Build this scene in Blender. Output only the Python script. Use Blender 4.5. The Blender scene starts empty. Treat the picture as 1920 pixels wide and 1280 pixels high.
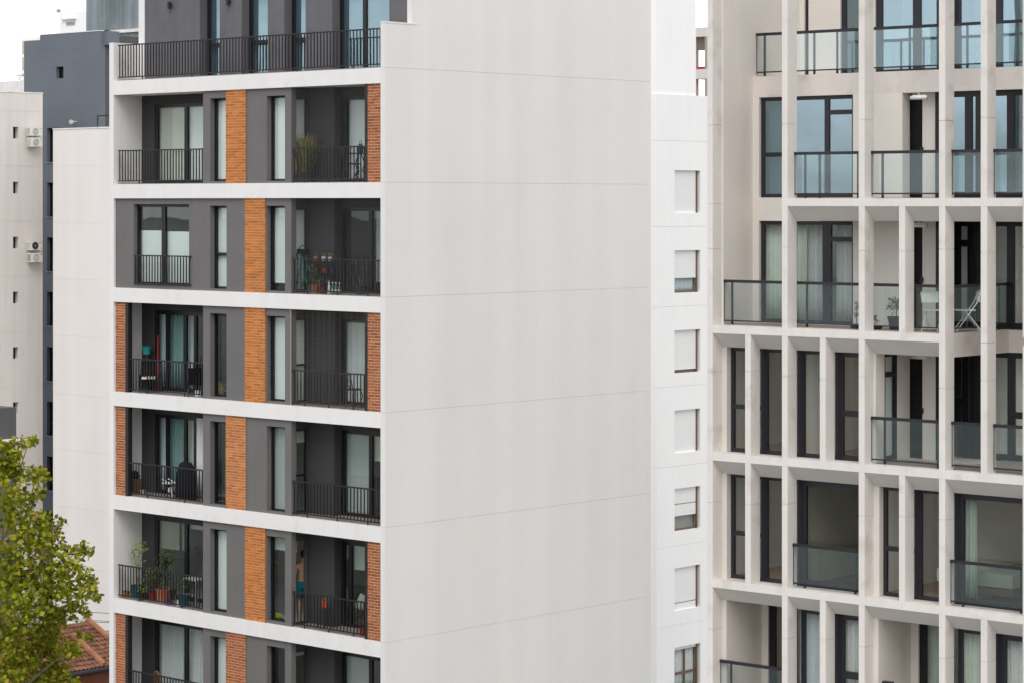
import bpy, math, random
from mathutils import Vector, Matrix

# ---------------------------------------------------------------- camera, sky, sun
sc = bpy.context.scene
col = sc.collection
F = 4827.0            # focal length in pixels of the 1920 px wide frame
YH = 380.0            # image row of the horizon
HC = 24.0             # eye height above the ground
ALPHA = math.atan2(5260.0, 4827.0)
D0 = 63.98
R0 = (722 - 960) / F * D0
CAMX = -(R0 * math.sin(ALPHA) - D0 * math.cos(ALPHA))
CAMY = -(R0 * math.cos(ALPHA) + D0 * math.sin(ALPHA))

cam = bpy.data.cameras.new('camera')
cam.sensor_width = 36.0
cam.lens = F / 1920.0 * 36.0
cam.shift_y = -(640.0 - YH) / 1920.0
cam.clip_start = 0.5
cam.clip_end = 6000.0
camo = bpy.data.objects.new('camera', cam)
camo.location = (CAMX, CAMY, HC)
camo.rotation_euler = (math.radians(90), 0, math.pi / 2 - ALPHA)
col.objects.link(camo)
sc.camera = camo

SUN = Vector((0.42, -0.52, 0.75)).normalized()
world = bpy.data.worlds.new('World')
sc.world = world
world.use_nodes = True
wn, wl = world.node_tree.nodes, world.node_tree.links
wn.clear()
w_out = wn.new('ShaderNodeOutputWorld')
w_bg = wn.new('ShaderNodeBackground')
w_bg.inputs['Strength'].default_value = 0.1
w_sky = wn.new('ShaderNodeTexSky')
w_sky.sky_type = 'NISHITA'
w_sky.sun_disc = False
w_sky.sun_elevation = math.asin(SUN.z)
w_sky.sun_rotation = math.atan2(SUN.x, SUN.y)
w_sky.air_density = 1.0
w_sky.dust_density = 2.0
w_tc = wn.new('ShaderNodeTexCoord')
w_map = wn.new('ShaderNodeMapping')
w_map.inputs['Scale'].default_value = (1.0, 1.0, 3.0)
w_map.inputs['Location'].default_value = (3.1, 0.4, 0.0)
w_noise = wn.new('ShaderNodeTexNoise')
w_noise.inputs['Scale'].default_value = 2.6
w_noise.inputs['Detail'].default_value = 8.0
w_noise.inputs['Roughness'].default_value = 0.55
w_ramp = wn.new('ShaderNodeValToRGB')
w_ramp.color_ramp.elements[0].position = 0.38
w_ramp.color_ramp.elements[0].color = (0.12, 0.12, 0.12, 1)
w_ramp.color_ramp.elements[1].position = 0.56
w_ramp.color_ramp.elements[1].color = (1, 1, 1, 1)
w_mix = wn.new('ShaderNodeMix')
w_mix.data_type = 'RGBA'
w_mix.inputs[7].default_value = (13.6, 13.7, 13.9, 1)
wl.new(w_tc.outputs['Generated'], w_map.inputs['Vector'])
wl.new(w_map.outputs['Vector'], w_noise.inputs['Vector'])
wl.new(w_noise.outputs['Fac'], w_ramp.inputs['Fac'])
wl.new(w_ramp.outputs['Color'], w_mix.inputs[0])
wl.new(w_sky.outputs['Color'], w_mix.inputs[6])
wl.new(w_mix.outputs[2], w_bg.inputs['Color'])
wl.new(w_bg.outputs['Background'], w_out.inputs['Surface'])

sun = bpy.data.lights.new('sun', 'SUN')
sun.energy = 1.15
sun.angle = math.radians(35)
sun.color = (1.0, 0.965, 0.92)
suno = bpy.data.objects.new('sun', sun)
suno.rotation_euler = SUN.to_track_quat('Z', 'Y').to_euler()
suno.location = (0, -30, 80)
col.objects.link(suno)

vs = sc.view_settings
vs.view_transform = 'Standard'
vs.look = 'None'
vs.exposure = 0.19
vs.gamma = 1.0
vs.use_curve_mapping = False
sc.cycles.use_denoising = True
sc.cycles.max_bounces = 8
sc.cycles.diffuse_bounces = 4
sc.cycles.glossy_bounces = 4
sc.cycles.transparent_max_bounces = 24
sc.cycles.transmission_bounces = 4
sc.cycles.caustics_reflective = False
sc.cycles.caustics_refractive = False

# ---------------------------------------------------------------- frames: a building's own axes
class Frame:
    """A building's local axes (x along its front, y into it).  Turns rays of the survey camera into points on its planes."""
    def __init__(s, px=None, depth=None, alpha=ALPHA, loc=None):
        s.ang = alpha - ALPHA
        if loc is None:
            t = (px - 960) / F
            loc = (CAMX + depth * (t * math.sin(ALPHA) - math.cos(ALPHA)),
                   CAMY + depth * (t * math.cos(ALPHA) + math.sin(ALPHA)))
        s.ox, s.oy = loc
        c, n = math.cos(s.ang), math.sin(s.ang)
        s.c, s.n = c, n
        dx, dy = CAMX - s.ox, CAMY - s.oy
        s.cx, s.cy = dx * c + dy * n, -dx * n + dy * c
    def ray(s, px):
        t = (px - 960) / F
        a, b = t * math.sin(ALPHA) - math.cos(ALPHA), t * math.cos(ALPHA) + math.sin(ALPHA)
        return a * s.c + b * s.n, -a * s.n + b * s.c
    def X(s, px, Y=0.0):
        a, b = s.ray(px)
        return s.cx + (Y - s.cy) / b * a
    def Z(s, px, py, Y=0.0):
        a, b = s.ray(px)
        return HC - (py - YH) / F * (Y - s.cy) / b
    def Y(s, px, X=0.0):
        a, b = s.ray(px)
        return s.cy + (X - s.cx) / a * b
    def Zx(s, px, py, X=0.0):
        a, b = s.ray(px)
        return HC - (py - YH) / F * (X - s.cx) / a
    def at(s, px, py, d):
        a, b = s.ray(px)
        return Vector((s.cx + a * d, s.cy + b * d, HC - (py - YH) / F * d))
    def world(s, p):
        return Vector((s.ox + p[0] * s.c - p[1] * s.n, s.oy + p[0] * s.n + p[1] * s.c, p[2]))

# ---------------------------------------------------------------- materials
MATS = {}
def nodes_of(name):
    m = bpy.data.materials.new(name)
    m.use_nodes = True
    MATS[name] = m
    nt = m.node_tree
    return m, nt.nodes, nt.links, nt.nodes['Principled BSDF']

def paint(name, base, rough=0.65, var=0.06, scale=1.5, streak=0.0, fine=0.03, bump=0.0, bscale=60.0, spec=0.3,
          metallic=0.0, per_object=0.0, dirt=None, streak_scale=(3.0, 3.0, 0.12)):
    """Painted or plastered surface: base colour with broad blotches, fine grain, vertical rain streaks and relief."""
    m, n, l, p = nodes_of(name)
    p.inputs['Roughness'].default_value = rough
    p.inputs['Metallic'].default_value = metallic
    p.inputs['Specular IOR Level'].default_value = spec
    tc = n.new('ShaderNodeTexCoord')
    def noise(sc_, det, vec=None):
        t = n.new('ShaderNodeTexNoise')
        t.inputs['Scale'].default_value = sc_
        t.inputs['Detail'].default_value = det
        l.new(vec or tc.outputs['Object'], t.inputs['Vector'])
        return t.outputs['Fac']
    def rng(sock, lo, hi):
        r = n.new('ShaderNodeMapRange')
        r.inputs['From Min'].default_value = 0.3
        r.inputs['From Max'].default_value = 0.7
        r.inputs['To Min'].default_value = lo
        r.inputs['To Max'].default_value = hi
        l.new(sock, r.inputs['Value'])
        return r.outputs['Result']
    def mul(a, b):
        k = n.new('ShaderNodeMath'); k.operation = 'MULTIPLY'
        l.new(a, k.inputs[0]); l.new(b, k.inputs[1])
        return k.outputs[0]
    f = rng(noise(scale, 4), 1 - var, 1 + var)
    if fine:
        f = mul(f, rng(noise(scale * 22, 5), 1 - fine, 1 + fine))
    if streak:
        mp = n.new('ShaderNodeMapping')
        mp.inputs['Scale'].default_value = streak_scale
        l.new(tc.outputs['Object'], mp.inputs['Vector'])
        f = mul(f, rng(noise(1.0, 5, mp.outputs['Vector']), 1 - streak, 1 + streak * 0.5))
    if per_object:
        oi = n.new('ShaderNodeObjectInfo')
        ge = n.new('ShaderNodeNewGeometry')
        ad = n.new('ShaderNodeMath'); ad.operation = 'ADD'
        l.new(oi.outputs['Random'], ad.inputs[0]); l.new(ge.outputs['Random Per Island'], ad.inputs[1])
        fr = n.new('ShaderNodeMath'); fr.operation = 'FRACT'
        l.new(ad.outputs[0], fr.inputs[0])
        r = n.new('ShaderNodeMapRange')
        r.inputs['To Min'].default_value = 1 - per_object
        r.inputs['To Max'].default_value = 1 + per_object
        l.new(fr.outputs[0], r.inputs['Value'])
        f = mul(f, r.outputs['Result'])
    vm = n.new('ShaderNodeVectorMath'); vm.operation = 'SCALE'
    vm.inputs[0].default_value = base
    l.new(f, vm.inputs['Scale'])
    colour = vm.outputs['Vector']
    if dirt:
        mx = n.new('ShaderNodeMix'); mx.data_type = 'RGBA'
        r = n.new('ShaderNodeMapRange')
        r.inputs['From Min'].default_value = 0.56
        r.inputs['From Max'].default_value = 0.75
        r.inputs['To Max'].default_value = dirt[1]
        l.new(noise(dirt[2], 6), r.inputs['Value'])
        l.new(r.outputs['Result'], mx.inputs[0])
        l.new(colour, mx.inputs[6])
        mx.inputs[7].default_value = (*dirt[0], 1)
        colour = mx.outputs[2]
    l.new(colour, p.inputs['Base Color'])
    if bump:
        b = n.new('ShaderNodeBump')
        b.inputs['Strength'].default_value = bump
        b.inputs['Distance'].default_value = 0.01
        l.new(noise(bscale, 4), b.inputs['Height'])
        l.new(b.outputs['Normal'], p.inputs['Normal'])
    return m

def glass(name, tint, refl, rough=0.0, wobble=0.02, wscale=1.2, refl_tint=(0.93, 0.97, 1.0)):
    """A pane: part mirror, part tinted window, with the slight waviness of real float glass."""
    m = bpy.data.materials.new(name)
    m.use_nodes = True
    MATS[name] = m
    n, l = m.node_tree.nodes, m.node_tree.links
    n.clear()
    out = n.new('ShaderNodeOutputMaterial')
    mix = n.new('ShaderNodeMixShader')
    tr = n.new('ShaderNodeBsdfTransparent')
    tr.inputs['Color'].default_value = (*tint, 1)
    gl = n.new('ShaderNodeBsdfGlossy')
    gl.inputs['Roughness'].default_value = rough
    gl.inputs['Color'].default_value = (*refl_tint, 1)
    lw = n.new('ShaderNodeLayerWeight')
    pw_ = n.new('ShaderNodeMath'); pw_.operation = 'POWER'; pw_.inputs[1].default_value = 5.0
    l.new(lw.outputs['Facing'], pw_.inputs[0])
    ad = n.new('ShaderNodeMath'); ad.operation = 'ADD'; ad.use_clamp = True
    ad.inputs[1].default_value = refl
    l.new(pw_.outputs[0], ad.inputs[0])
    l.new(ad.outputs[0], mix.inputs[0])
    if wobble:
        tc = n.new('ShaderNodeTexCoord')
        t = n.new('ShaderNodeTexNoise')
        t.inputs['Scale'].default_value = wscale
        t.inputs['Detail'].default_value = 1
        l.new(tc.outputs['Object'], t.inputs['Vector'])
        b = n.new('ShaderNodeBump')
        b.inputs['Strength'].default_value = wobble
        b.inputs['Distance'].default_value = 0.05
        l.new(t.outputs['Fac'], b.inputs['Height'])
        l.new(b.outputs['Normal'], gl.inputs['Normal'])
    l.new(tr.outputs[0], mix.inputs[1])
    l.new(gl.outputs[0], mix.inputs[2])
    l.new(mix.outputs[0], out.inputs['Surface'])
    return m

def cloth(name, base, trans=0.35, rough=0.8):
    """Thin fabric: diffuse with some light passing through."""
    m = bpy.data.materials.new(name)
    m.use_nodes = True
    MATS[name] = m
    n, l = m.node_tree.nodes, m.node_tree.links
    n.clear()
    out = n.new('ShaderNodeOutputMaterial')
    mix = n.new('ShaderNodeMixShader'); mix.inputs[0].default_value = trans
    d = n.new('ShaderNodeBsdfDiffuse'); t = n.new('ShaderNodeBsdfTranslucent')
    tc = n.new('ShaderNodeTexCoord'); nz = n.new('ShaderNodeTexNoise'); nz.inputs['Scale'].default_value = 9
    l.new(tc.outputs['Object'], nz.inputs['Vector'])
    r = n.new('ShaderNodeMapRange'); r.inputs['To Min'].default_value = 0.9; r.inputs['To Max'].default_value = 1.08
    l.new(nz.outputs['Fac'], r.inputs['Value'])
    vm = n.new('ShaderNodeVectorMath'); vm.operation = 'SCALE'; vm.inputs[0].default_value = base
    l.new(r.outputs['Result'], vm.inputs['Scale'])
    l.new(vm.outputs['Vector'], d.inputs['Color']); l.new(vm.outputs['Vector'], t.inputs['Color'])
    l.new(d.outputs[0], mix.inputs[1]); l.new(t.outputs[0], mix.inputs[2])
    l.new(mix.outputs[0], out.inputs['Surface'])
    return m

def leafmat(name, a, b, c=None):
    """Leaves: colour runs from a to b (and a few of c) leaf by leaf, some light passing through."""
    m = bpy.data.materials.new(name)
    m.use_nodes = True
    MATS[name] = m
    n, l = m.node_tree.nodes, m.node_tree.links
    n.clear()
    out = n.new('ShaderNodeOutputMaterial')
    mix = n.new('ShaderNodeMixShader'); mix.inputs[0].default_value = 0.35
    d = n.new('ShaderNodeBsdfPrincipled'); t = n.new('ShaderNodeBsdfTranslucent')
    d.inputs['Roughness'].default_value = 0.5
    d.inputs['Specular IOR Level'].default_value = 0.3
    g = n.new('ShaderNodeNewGeometry')
    r = n.new('ShaderNodeValToRGB')
    r.color_ramp.elements[0].color = (*a, 1)
    r.color_ramp.elements[1].color = (*b, 1)
    r.color_ramp.elements[1].position = 0.88 if c else 1.0
    if c:
        e = r.color_ramp.elements.new(1.0); e.color = (*c, 1)
    l.new(g.outputs['Random Per Island'], r.inputs['Fac'])
    l.new(r.outputs['Color'], d.inputs['Base Color']); l.new(r.outputs['Color'], t.inputs['Color'])
    l.new(d.outputs[0], mix.inputs[1]); l.new(t.outputs[0], mix.inputs[2])
    l.new(mix.outputs[0], out.inputs['Surface'])
    return m

paint('plaster', (0.765, 0.745, 0.728), 0.8, 0.016, 0.22, 0.040, 0.008, 0.12, 90, 0.2, streak_scale=(1.1, 1.1, 0.035), dirt=((0.62, 0.60, 0.57), 0.12, 0.8))  # same paint as the front; side wall's shade put into the colour
paint('plaster_fine', (0.80, 0.785, 0.775), 0.8, 0.02, 0.8, 0.03, 0.012, 0.1, 90, 0.2, dirt=((0.62, 0.60, 0.56), 0.35, 2.6))
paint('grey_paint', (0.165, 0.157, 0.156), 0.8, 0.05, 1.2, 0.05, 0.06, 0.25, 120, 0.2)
paint('terrace_grey', (0.145, 0.140, 0.150), 0.8, 0.07, 1.0, 0.10, 0.05, 0.25, 120, 0.2, dirt=((0.075, 0.07, 0.08), 0.4, 1.2))
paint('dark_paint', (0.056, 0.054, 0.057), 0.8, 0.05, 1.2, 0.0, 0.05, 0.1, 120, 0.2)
paint('black_metal', (0.014, 0.014, 0.017), 0.45, 0.05, 4, 0, 0.0, 0, spec=0.4)
paint('frame_black', (0.010, 0.010, 0.012), 0.35, 0.05, 4, 0, 0.0, 0, spec=0.4)
paint('frame_dark', (0.022, 0.021, 0.028), 0.35, 0.05, 4, 0, 0.0, 0, spec=0.4)
paint('brick_orange', (0.50, 0.172, 0.042), 0.8, 0.10, 5, 0, 0.10, 0.4, 90, 0.2, per_object=0.24, dirt=((0.30, 0.13, 0.05), 0.5, 4.0))
paint('brick_red', (0.36, 0.115, 0.042), 0.8, 0.10, 5, 0, 0.10, 0.4, 90, 0.2, per_object=0.28)
paint('mortar_peach', (0.64, 0.36, 0.20), 0.9, 0.06, 9, 0, 0.05)
paint('mortar_white', (0.58, 0.42, 0.31), 0.9, 0.06, 9, 0, 0.05)
paint('floor_tile', (0.33, 0.28, 0.26), 0.6, 0.08, 3, 0, 0.04)
paint('room_wall', (0.55, 0.53, 0.49), 0.9, 0.03, 1)
paint('blind_white', (0.78, 0.80, 0.78), 0.8, 0.015, 1.0, 0.01)
paint('blind_cream', (0.55, 0.54, 0.46), 0.8, 0.02, 1.0, 0.02)
paint('blind_grey', (0.40, 0.42, 0.41), 0.8, 0.02, 1.0, 0.02)
paint('concrete', (0.745, 0.705, 0.665), 0.85, 0.035, 1.1, 0.05, 0.03, 0.25, 55, 0.2, dirt=((0.50, 0.44, 0.38), 0.6, 1.7))
paint('concrete_beam', (0.70, 0.645, 0.60), 0.85, 0.05, 0.9, 0.05, 0.03, 0.25, 55, 0.2, dirt=((0.42, 0.37, 0.33), 0.5, 1.6))
paint('concrete_wall', (0.73, 0.685, 0.63), 0.9, 0.03, 0.9, 0.03, 0.02, 0.2, 70, 0.2)
paint('soffit_paint', (0.68, 0.645, 0.615), 0.85, 0.03, 1.3, 0, 0.015, 0.15, 60)
paint('beige_room', (0.87, 0.845, 0.785), 0.9, 0.02, 1)
paint('wood_floor', (0.33, 0.20, 0.115), 0.5, 0.10, 2, 0, 0.08)
paint('louvre_black', (0.008, 0.008, 0.009), 0.5, 0.05, 4)
paint('white_wall', (0.90, 0.89, 0.88), 0.8, 0.012, 0.6, 0.02, 0.008, 0.1, 90, 0.2)
paint('white_bright', (0.93, 0.92, 0.915), 0.8, 0.01, 0.6, 0.015, 0.008, 0.1, 90, 0.2)
paint('pale_wall', (0.80, 0.765, 0.74), 0.85, 0.02, 0.35, 0.05, 0.012, 0.1, 90, 0.2, streak_scale=(0.9, 0.9, 0.05))
paint('beige_wall', (0.70, 0.655, 0.62), 0.85, 0.03, 0.35, 0.06, 0.012, 0.1, 90, 0.2)
paint('slate_wall', (0.158, 0.18, 0.205), 0.8, 0.07, 0.30, 0.035, 0.03, 0.25, 2, 0.2, streak_scale=(0.6, 0.6, 0.2))
paint('slate_stain', (0.26, 0.30, 0.325), 0.8, 0.10, 0.4, 0.35, 0.05, 0.2, 8, 0.2, dirt=((0.5, 0.5, 0.5), 0.3, 1.3), streak_scale=(1.8, 1.8, 0.08))
paint('dirty_white', (0.82, 0.80, 0.78), 0.85, 0.06, 0.6, 0.12, 0.02, dirt=((0.55, 0.48, 0.42), 0.5, 1.6))
paint('panel_tan', (0.62, 0.52, 0.43), 0.85, 0.03, 1)
paint('rough_block', (0.40, 0.33, 0.28), 0.9, 0.12, 1.4, 0.1, 0.08)
paint('dark_block', (0.10, 0.098, 0.102), 0.8, 0.05, 0.7, 0.1, 0.05)
paint('white_plastic', (0.78, 0.78, 0.76), 0.4, 0.02, 3)
paint('cream_plastic', (0.74, 0.72, 0.66), 0.45, 0.04, 3)
paint('grey_plastic', (0.42, 0.40, 0.36), 0.5, 0.05, 4)
paint('charcoal_plastic', (0.05, 0.05, 0.055), 0.5, 0.05, 4)
paint('teal_plastic', (0.02, 0.24, 0.25), 0.4, 0.05, 4)
paint('teal_dark', (0.008, 0.085, 0.09), 0.45, 0.05, 4)
paint('red_plastic', (0.45, 0.018, 0.02), 0.4, 0.05, 4)
paint('crimson_pot', (0.26, 0.014, 0.03), 0.5, 0.06, 4)
paint('terracotta', (0.46, 0.16, 0.055), 0.8, 0.08, 5)
paint('orange_pot', (0.62, 0.10, 0.03), 0.5, 0.06, 5)
paint('wood_brown', (0.22, 0.10, 0.04), 0.7, 0.15, 6)
paint('black_fabric', (0.008, 0.008, 0.010), 0.95, 0.1, 6)
paint('soil', (0.05, 0.035, 0.025), 0.95, 0.2, 12)
paint('yellow_petal', (0.75, 0.68, 0.02), 0.6, 0.1, 10)
paint('red_petal', (0.65, 0.03, 0.025), 0.6, 0.1, 10)
paint('purple_petal', (0.22, 0.05, 0.36), 0.6, 0.1, 10)
paint('lilac_petal', (0.42, 0.32, 0.62), 0.6, 0.1, 10)
paint('wicker', (0.50, 0.36, 0.16), 0.8, 0.2, 20, 0, 0.2)
paint('silver', (0.55, 0.55, 0.56), 0.35, 0.05, 6, metallic=0.8)
paint('grass_dry', (0.56, 0.40, 0.18), 0.8, 0.2, 8, per_object=0.25)
paint('bark', (0.20, 0.165, 0.12), 0.9, 0.2, 6, 0, 0.2, 0.5, 30)
paint('roof_tile', (0.20, 0.095, 0.06), 0.85, 0.16, 1.3, 0, 0.15, 0.4, 40, 0.2, per_object=0.28, dirt=((0.10, 0.07, 0.05), 0.6, 2.0))
paint('roof_cap', (0.30, 0.135, 0.07), 0.85, 0.12, 2, 0, 0.12, per_object=0.15)
paint('gutter_black', (0.02, 0.02, 0.025), 0.5, 0.1, 3)
paint('brown_wall', (0.22, 0.08, 0.045), 0.85, 0.1, 2)
paint('skin', (0.50, 0.27, 0.17), 0.55, 0.04, 8)
paint('hair', (0.02, 0.014, 0.010), 0.7, 0.1, 30)
paint('net_grey', (0.10, 0.10, 0.105), 0.8, 0.05, 6)
paint('net_green', (0.13, 0.125, 0.11), 0.8, 0.05, 6)
paint('white_metal', (0.80, 0.80, 0.76), 0.4, 0.03, 6)
paint('wire_black', (0.03, 0.03, 0.03), 0.6, 0, 4)
paint('shutter_white', (0.85, 0.845, 0.835), 0.6, 0.01, 2)
paint('brown_frame', (0.16, 0.10, 0.07), 0.5, 0.05, 4)
paint('asphalt', (0.23, 0.226, 0.21), 0.9, 0.25, 0.05, 0, 0.1, dirt=((0.10, 0.13, 0.06), 0.8, 0.02))
paint('bed_linen', (0.55, 0.53, 0.48), 0.9, 0.03, 4)
paint('bottle_glass', (0.12, 0.20, 0.05), 0.15, 0.1, 4)
paint('bottle_label', (0.66, 0.60, 0.50), 0.6, 0.1, 8)
glass('pane_main', (0.955, 0.985, 0.98), 0.045)
glass('pane_clear', (0.96, 0.98, 0.972), 0.04)
glass('pane_mirror', (0.72, 0.84, 0.87), 0.24, wobble=0.05, refl_tint=(0.74, 0.90, 1.0))  # blue of the reflected sky put into the mirror colour
glass('rail_glass', (0.945, 0.970, 0.967), 0.075, wobble=0.03, refl_tint=(0.80, 0.95, 1.0))  # teal sky reflection carried by the mirror colour
glass('pane_dark', (0.84, 0.87, 0.86), 0.035)
glass('pane_smoke', (0.70, 0.71, 0.69), 0.02)
cloth('curtain_white', (0.90, 0.91, 0.90), 0.25)
cloth('curtain_mint', (0.80, 0.86, 0.78), 0.25)
cloth('curtain_teal', (0.40, 0.60, 0.57))
cloth('curtain_blue', (0.76, 0.82, 0.85), 0.25)
cloth('shorts_teal', (0.015, 0.16, 0.19), 0.1)
leafmat('leaf_plane', (0.075, 0.11, 0.004), (0.40, 0.40, 0.014), (0.42, 0.27, 0.05))
leafmat('leaf_dark', (0.012, 0.03, 0.008), (0.04, 0.07, 0.015))
leafmat('leaf_mid', (0.06, 0.12, 0.02), (0.20, 0.28, 0.04))
leafmat('leaf_light', (0.20, 0.28, 0.05), (0.42, 0.48, 0.12))
leafmat('leaf_straw', (0.12, 0.16, 0.04), (0.46, 0.42, 0.18))
leafmat('leaf_red', (0.08, 0.03, 0.02), (0.20, 0.06, 0.03))
leafmat('leaf_sage', (0.20, 0.27, 0.16), (0.36, 0.42, 0.27))

# ---------------------------------------------------------------- mesh building
class MB:
    def __init__(s, mp=None):
        s.v, s.f, s.mp = [], [], mp
    def add(s, vs_, fs):
        k = len(s.v)
        s.v += [s.mp(*p) if s.mp else tuple(p) for p in vs_]
        s.f += [tuple(k + i for i in f) for f in fs]
        return s
    def box(s, x0, x1, y0, y1, z0, z1):
        return s.add([(x0, y0, z0), (x1, y0, z0), (x1, y1, z0), (x0, y1, z0), (x0, y0, z1), (x1, y0, z1), (x1, y1, z1), (x0, y1, z1)],
                     [(0, 3, 2, 1), (4, 5, 6, 7), (0, 1, 5, 4), (1, 2, 6, 5), (2, 3, 7, 6), (3, 0, 4, 7)])
    def prism(s, poly, x0, x1):
        """polygon of (y, z) points run from x0 to x1"""
        n = len(poly)
        vs_ = [(x0, y, z) for y, z in poly] + [(x1, y, z) for y, z in poly]
        fs = [tuple(range(n - 1, -1, -1)), tuple(range(n, 2 * n))] + [(i, (i + 1) % n, n + (i + 1) % n, n + i) for i in range(n)]
        return s.add(vs_, fs)
    def sweep(s, pts, r, n=6, r1=None, cap=True):
        pts = [Vector(p) for p in pts]
        m = len(pts)
        rings = []
        up = None
        for i, p in enumerate(pts):
            t = (pts[min(i + 1, m - 1)] - pts[max(i - 1, 0)]).normalized()
            if up is None:
                up = Vector((0, 0, 1)) if abs(t.z) < 0.9 else Vector((1, 0, 0))
            a = t.cross(up).normalized()
            up = a.cross(t).normalized()
            rr = r if r1 is None else r + (r1 - r) * i / (m - 1)
            rings += [p + (a * math.cos(2 * math.pi * k / n) + up * math.sin(2 * math.pi * k / n)) * rr for k in range(n)]
        fs = [(i * n + k, i * n + (k + 1) % n, (i + 1) * n + (k + 1) % n, (i + 1) * n + k) for i in range(m - 1) for k in range(n)]
        if cap:
            fs += [tuple(range(n - 1, -1, -1)), tuple(range((m - 1) * n, m * n))]
        return s.add(rings, fs)
    def lathe(s, prof, c=(0, 0, 0), n=14):
        vs_ = []
        for r, z in prof:
            vs_ += [(c[0] + r * math.cos(2 * math.pi * k / n), c[1] + r * math.sin(2 * math.pi * k / n), c[2] + z) for k in range(n)]
        m = len(prof)
        fs = [(i * n + k, i * n + (k + 1) % n, (i + 1) * n + (k + 1) % n, (i + 1) * n + k) for i in range(m - 1) for k in range(n)]
        fs += [tuple(range(n - 1, -1, -1)), tuple(range((m - 1) * n, m * n))]
        return s.add(vs_, fs)
    def torus(s, c, R_, r, axis='x', n=18, k=6, squash=1.0):
        pts = []
        for i in range(n + 1):
            a = 2 * math.pi * i / n
            u, w = R_ * math.cos(a), R_ * math.sin(a) * squash
            pts.append((c[0], c[1] + u, c[2] + w) if axis == 'x' else ((c[0] + u, c[1], c[2] + w) if axis == 'y' else (c[0] + u, c[1] + w, c[2])))
        return s.sweep(pts, r, k, cap=False)
    def build(s, name, mat, parent=None, kind=None, label=None, smooth=False):
        me = bpy.data.meshes.new(name)
        me.from_pydata([tuple(v) for v in s.v], [], s.f)
        me.update()
        if smooth:
            me.polygons.foreach_set('use_smooth', [True] * len(me.polygons))
        me.materials.append(MATS[mat])
        o = bpy.data.objects.new(name, me)
        col.objects.link(o)
        if parent is not None:
            o.parent = parent
        if kind:
            o['kind'] = kind
        if label:
            o['label'] = label
        return o

def thing(name, label, cat, fr=None, loc=(0, 0, 0), rot=0.0, group=None):
    o = bpy.data.objects.new(name, None)
    o.empty_display_size = 0.2
    col.objects.link(o)
    if fr is not None:
        o.location = fr.world(loc)
        o.rotation_euler = (0, 0, fr.ang + rot)
    else:
        o.location = loc
        o.rotation_euler = (0, 0, rot)
    o['label'] = label
    o['category'] = cat
    if group:
        o['group'] = group
    return o

def tag(o, label, cat, group=None):
    o['label'] = label
    o['category'] = cat
    if group:
        o['group'] = group
    return o

def front_map(Y):            # u along the front, t into the building
    return lambda u, t, z: (u, Y + t, z)
def side_map(X):             # a wall facing +x: u runs along y, t goes in -x
    return lambda u, t, z: (X - t, u, z)

def wall_mb(mp, u0, u1, z0, z1, thick, holes=()):
    """A wall slab with rectangular openings cut out of it, in column strips."""
    b = MB(mp)
    cuts = sorted({u0, u1, *[h[0] for h in holes], *[h[1] for h in holes]})
    cuts = [c for c in cuts if u0 <= c <= u1]
    for a, c in zip(cuts, cuts[1:]):
        if c - a < 1e-5:
            continue
        m = (a + c) / 2
        spans = sorted((max(h[2], z0), min(h[3], z1)) for h in holes if h[0] < m < h[1])
        z = z0
        for s0, s1 in spans:
            if s0 > z + 1e-5:
                b.box(a, c, 0, thick, z, s0)
            z = max(z, s1)
        if z1 > z + 1e-5:
            b.box(a, c, 0, thick, z, z1)
    return b

def window(parent, mp, u0, u1, z0, z1, mull=(), trans=(), fw=0.05, mw=None, depth=0.07, fmat='frame_black', gmat='pane_main',
           name='window', blinds=(), label=None, pane_skip=()):
    """Frame (the part) with one pane per light and any blinds as sub-parts.  trans: (mullion index, z) cross bars."""
    mw = mw or fw
    b = MB(mp)
    b.box(u0, u0 + fw, 0, depth, z0, z1).box(u1 - fw, u1, 0, depth, z0, z1)
    b.box(u0 + fw, u1 - fw, 0, depth, z1 - fw, z1).box(u0 + fw, u1 - fw, 0, depth, z0, z0 + fw)
    edges = [u0 + fw]
    for m in mull:
        b.box(m - mw / 2, m + mw / 2, 0.0, depth, z0 + fw, z1 - fw)
        edges += [m - mw / 2, m + mw / 2]
    edges.append(u1 - fw)
    lights = []
    for i in range(0, len(edges), 2):
        zs = [z0 + fw] + sorted(t[1] for t in trans if t[0] == i // 2) + [z1 - fw]
        for j in range(len(zs) - 1):
            lo = zs[j] + (fw * 0.6 if j else 0)
            hi = zs[j + 1] - (fw * 0.6 if j < len(zs) - 2 else 0)
            lights.append((edges[i], edges[i + 1], lo, hi))
            if j:
                b.box(edges[i], edges[i + 1], 0.0, depth, zs[j] - fw * 0.6, zs[j] + fw * 0.6)
    o = b.build(name, fmat, parent, label=label)
    for i, (a, c, lo, hi) in enumerate(lights):
        if i in pane_skip:
            continue
        MB(mp).box(a, c, depth * 0.45, depth * 0.45 + 0.008, lo, hi).build('pane', gmat, o)
    for (a, c, lo, hi, m, back) in blinds:
        k = MB(mp)
        k.box(a, c, depth + back, depth + back + 0.006, lo, hi)
        k.box(a, c, depth + back - 0.006, depth + back + 0.012, lo - 0.02, lo)
        k.build('blind', m, o)
    return o

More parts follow.
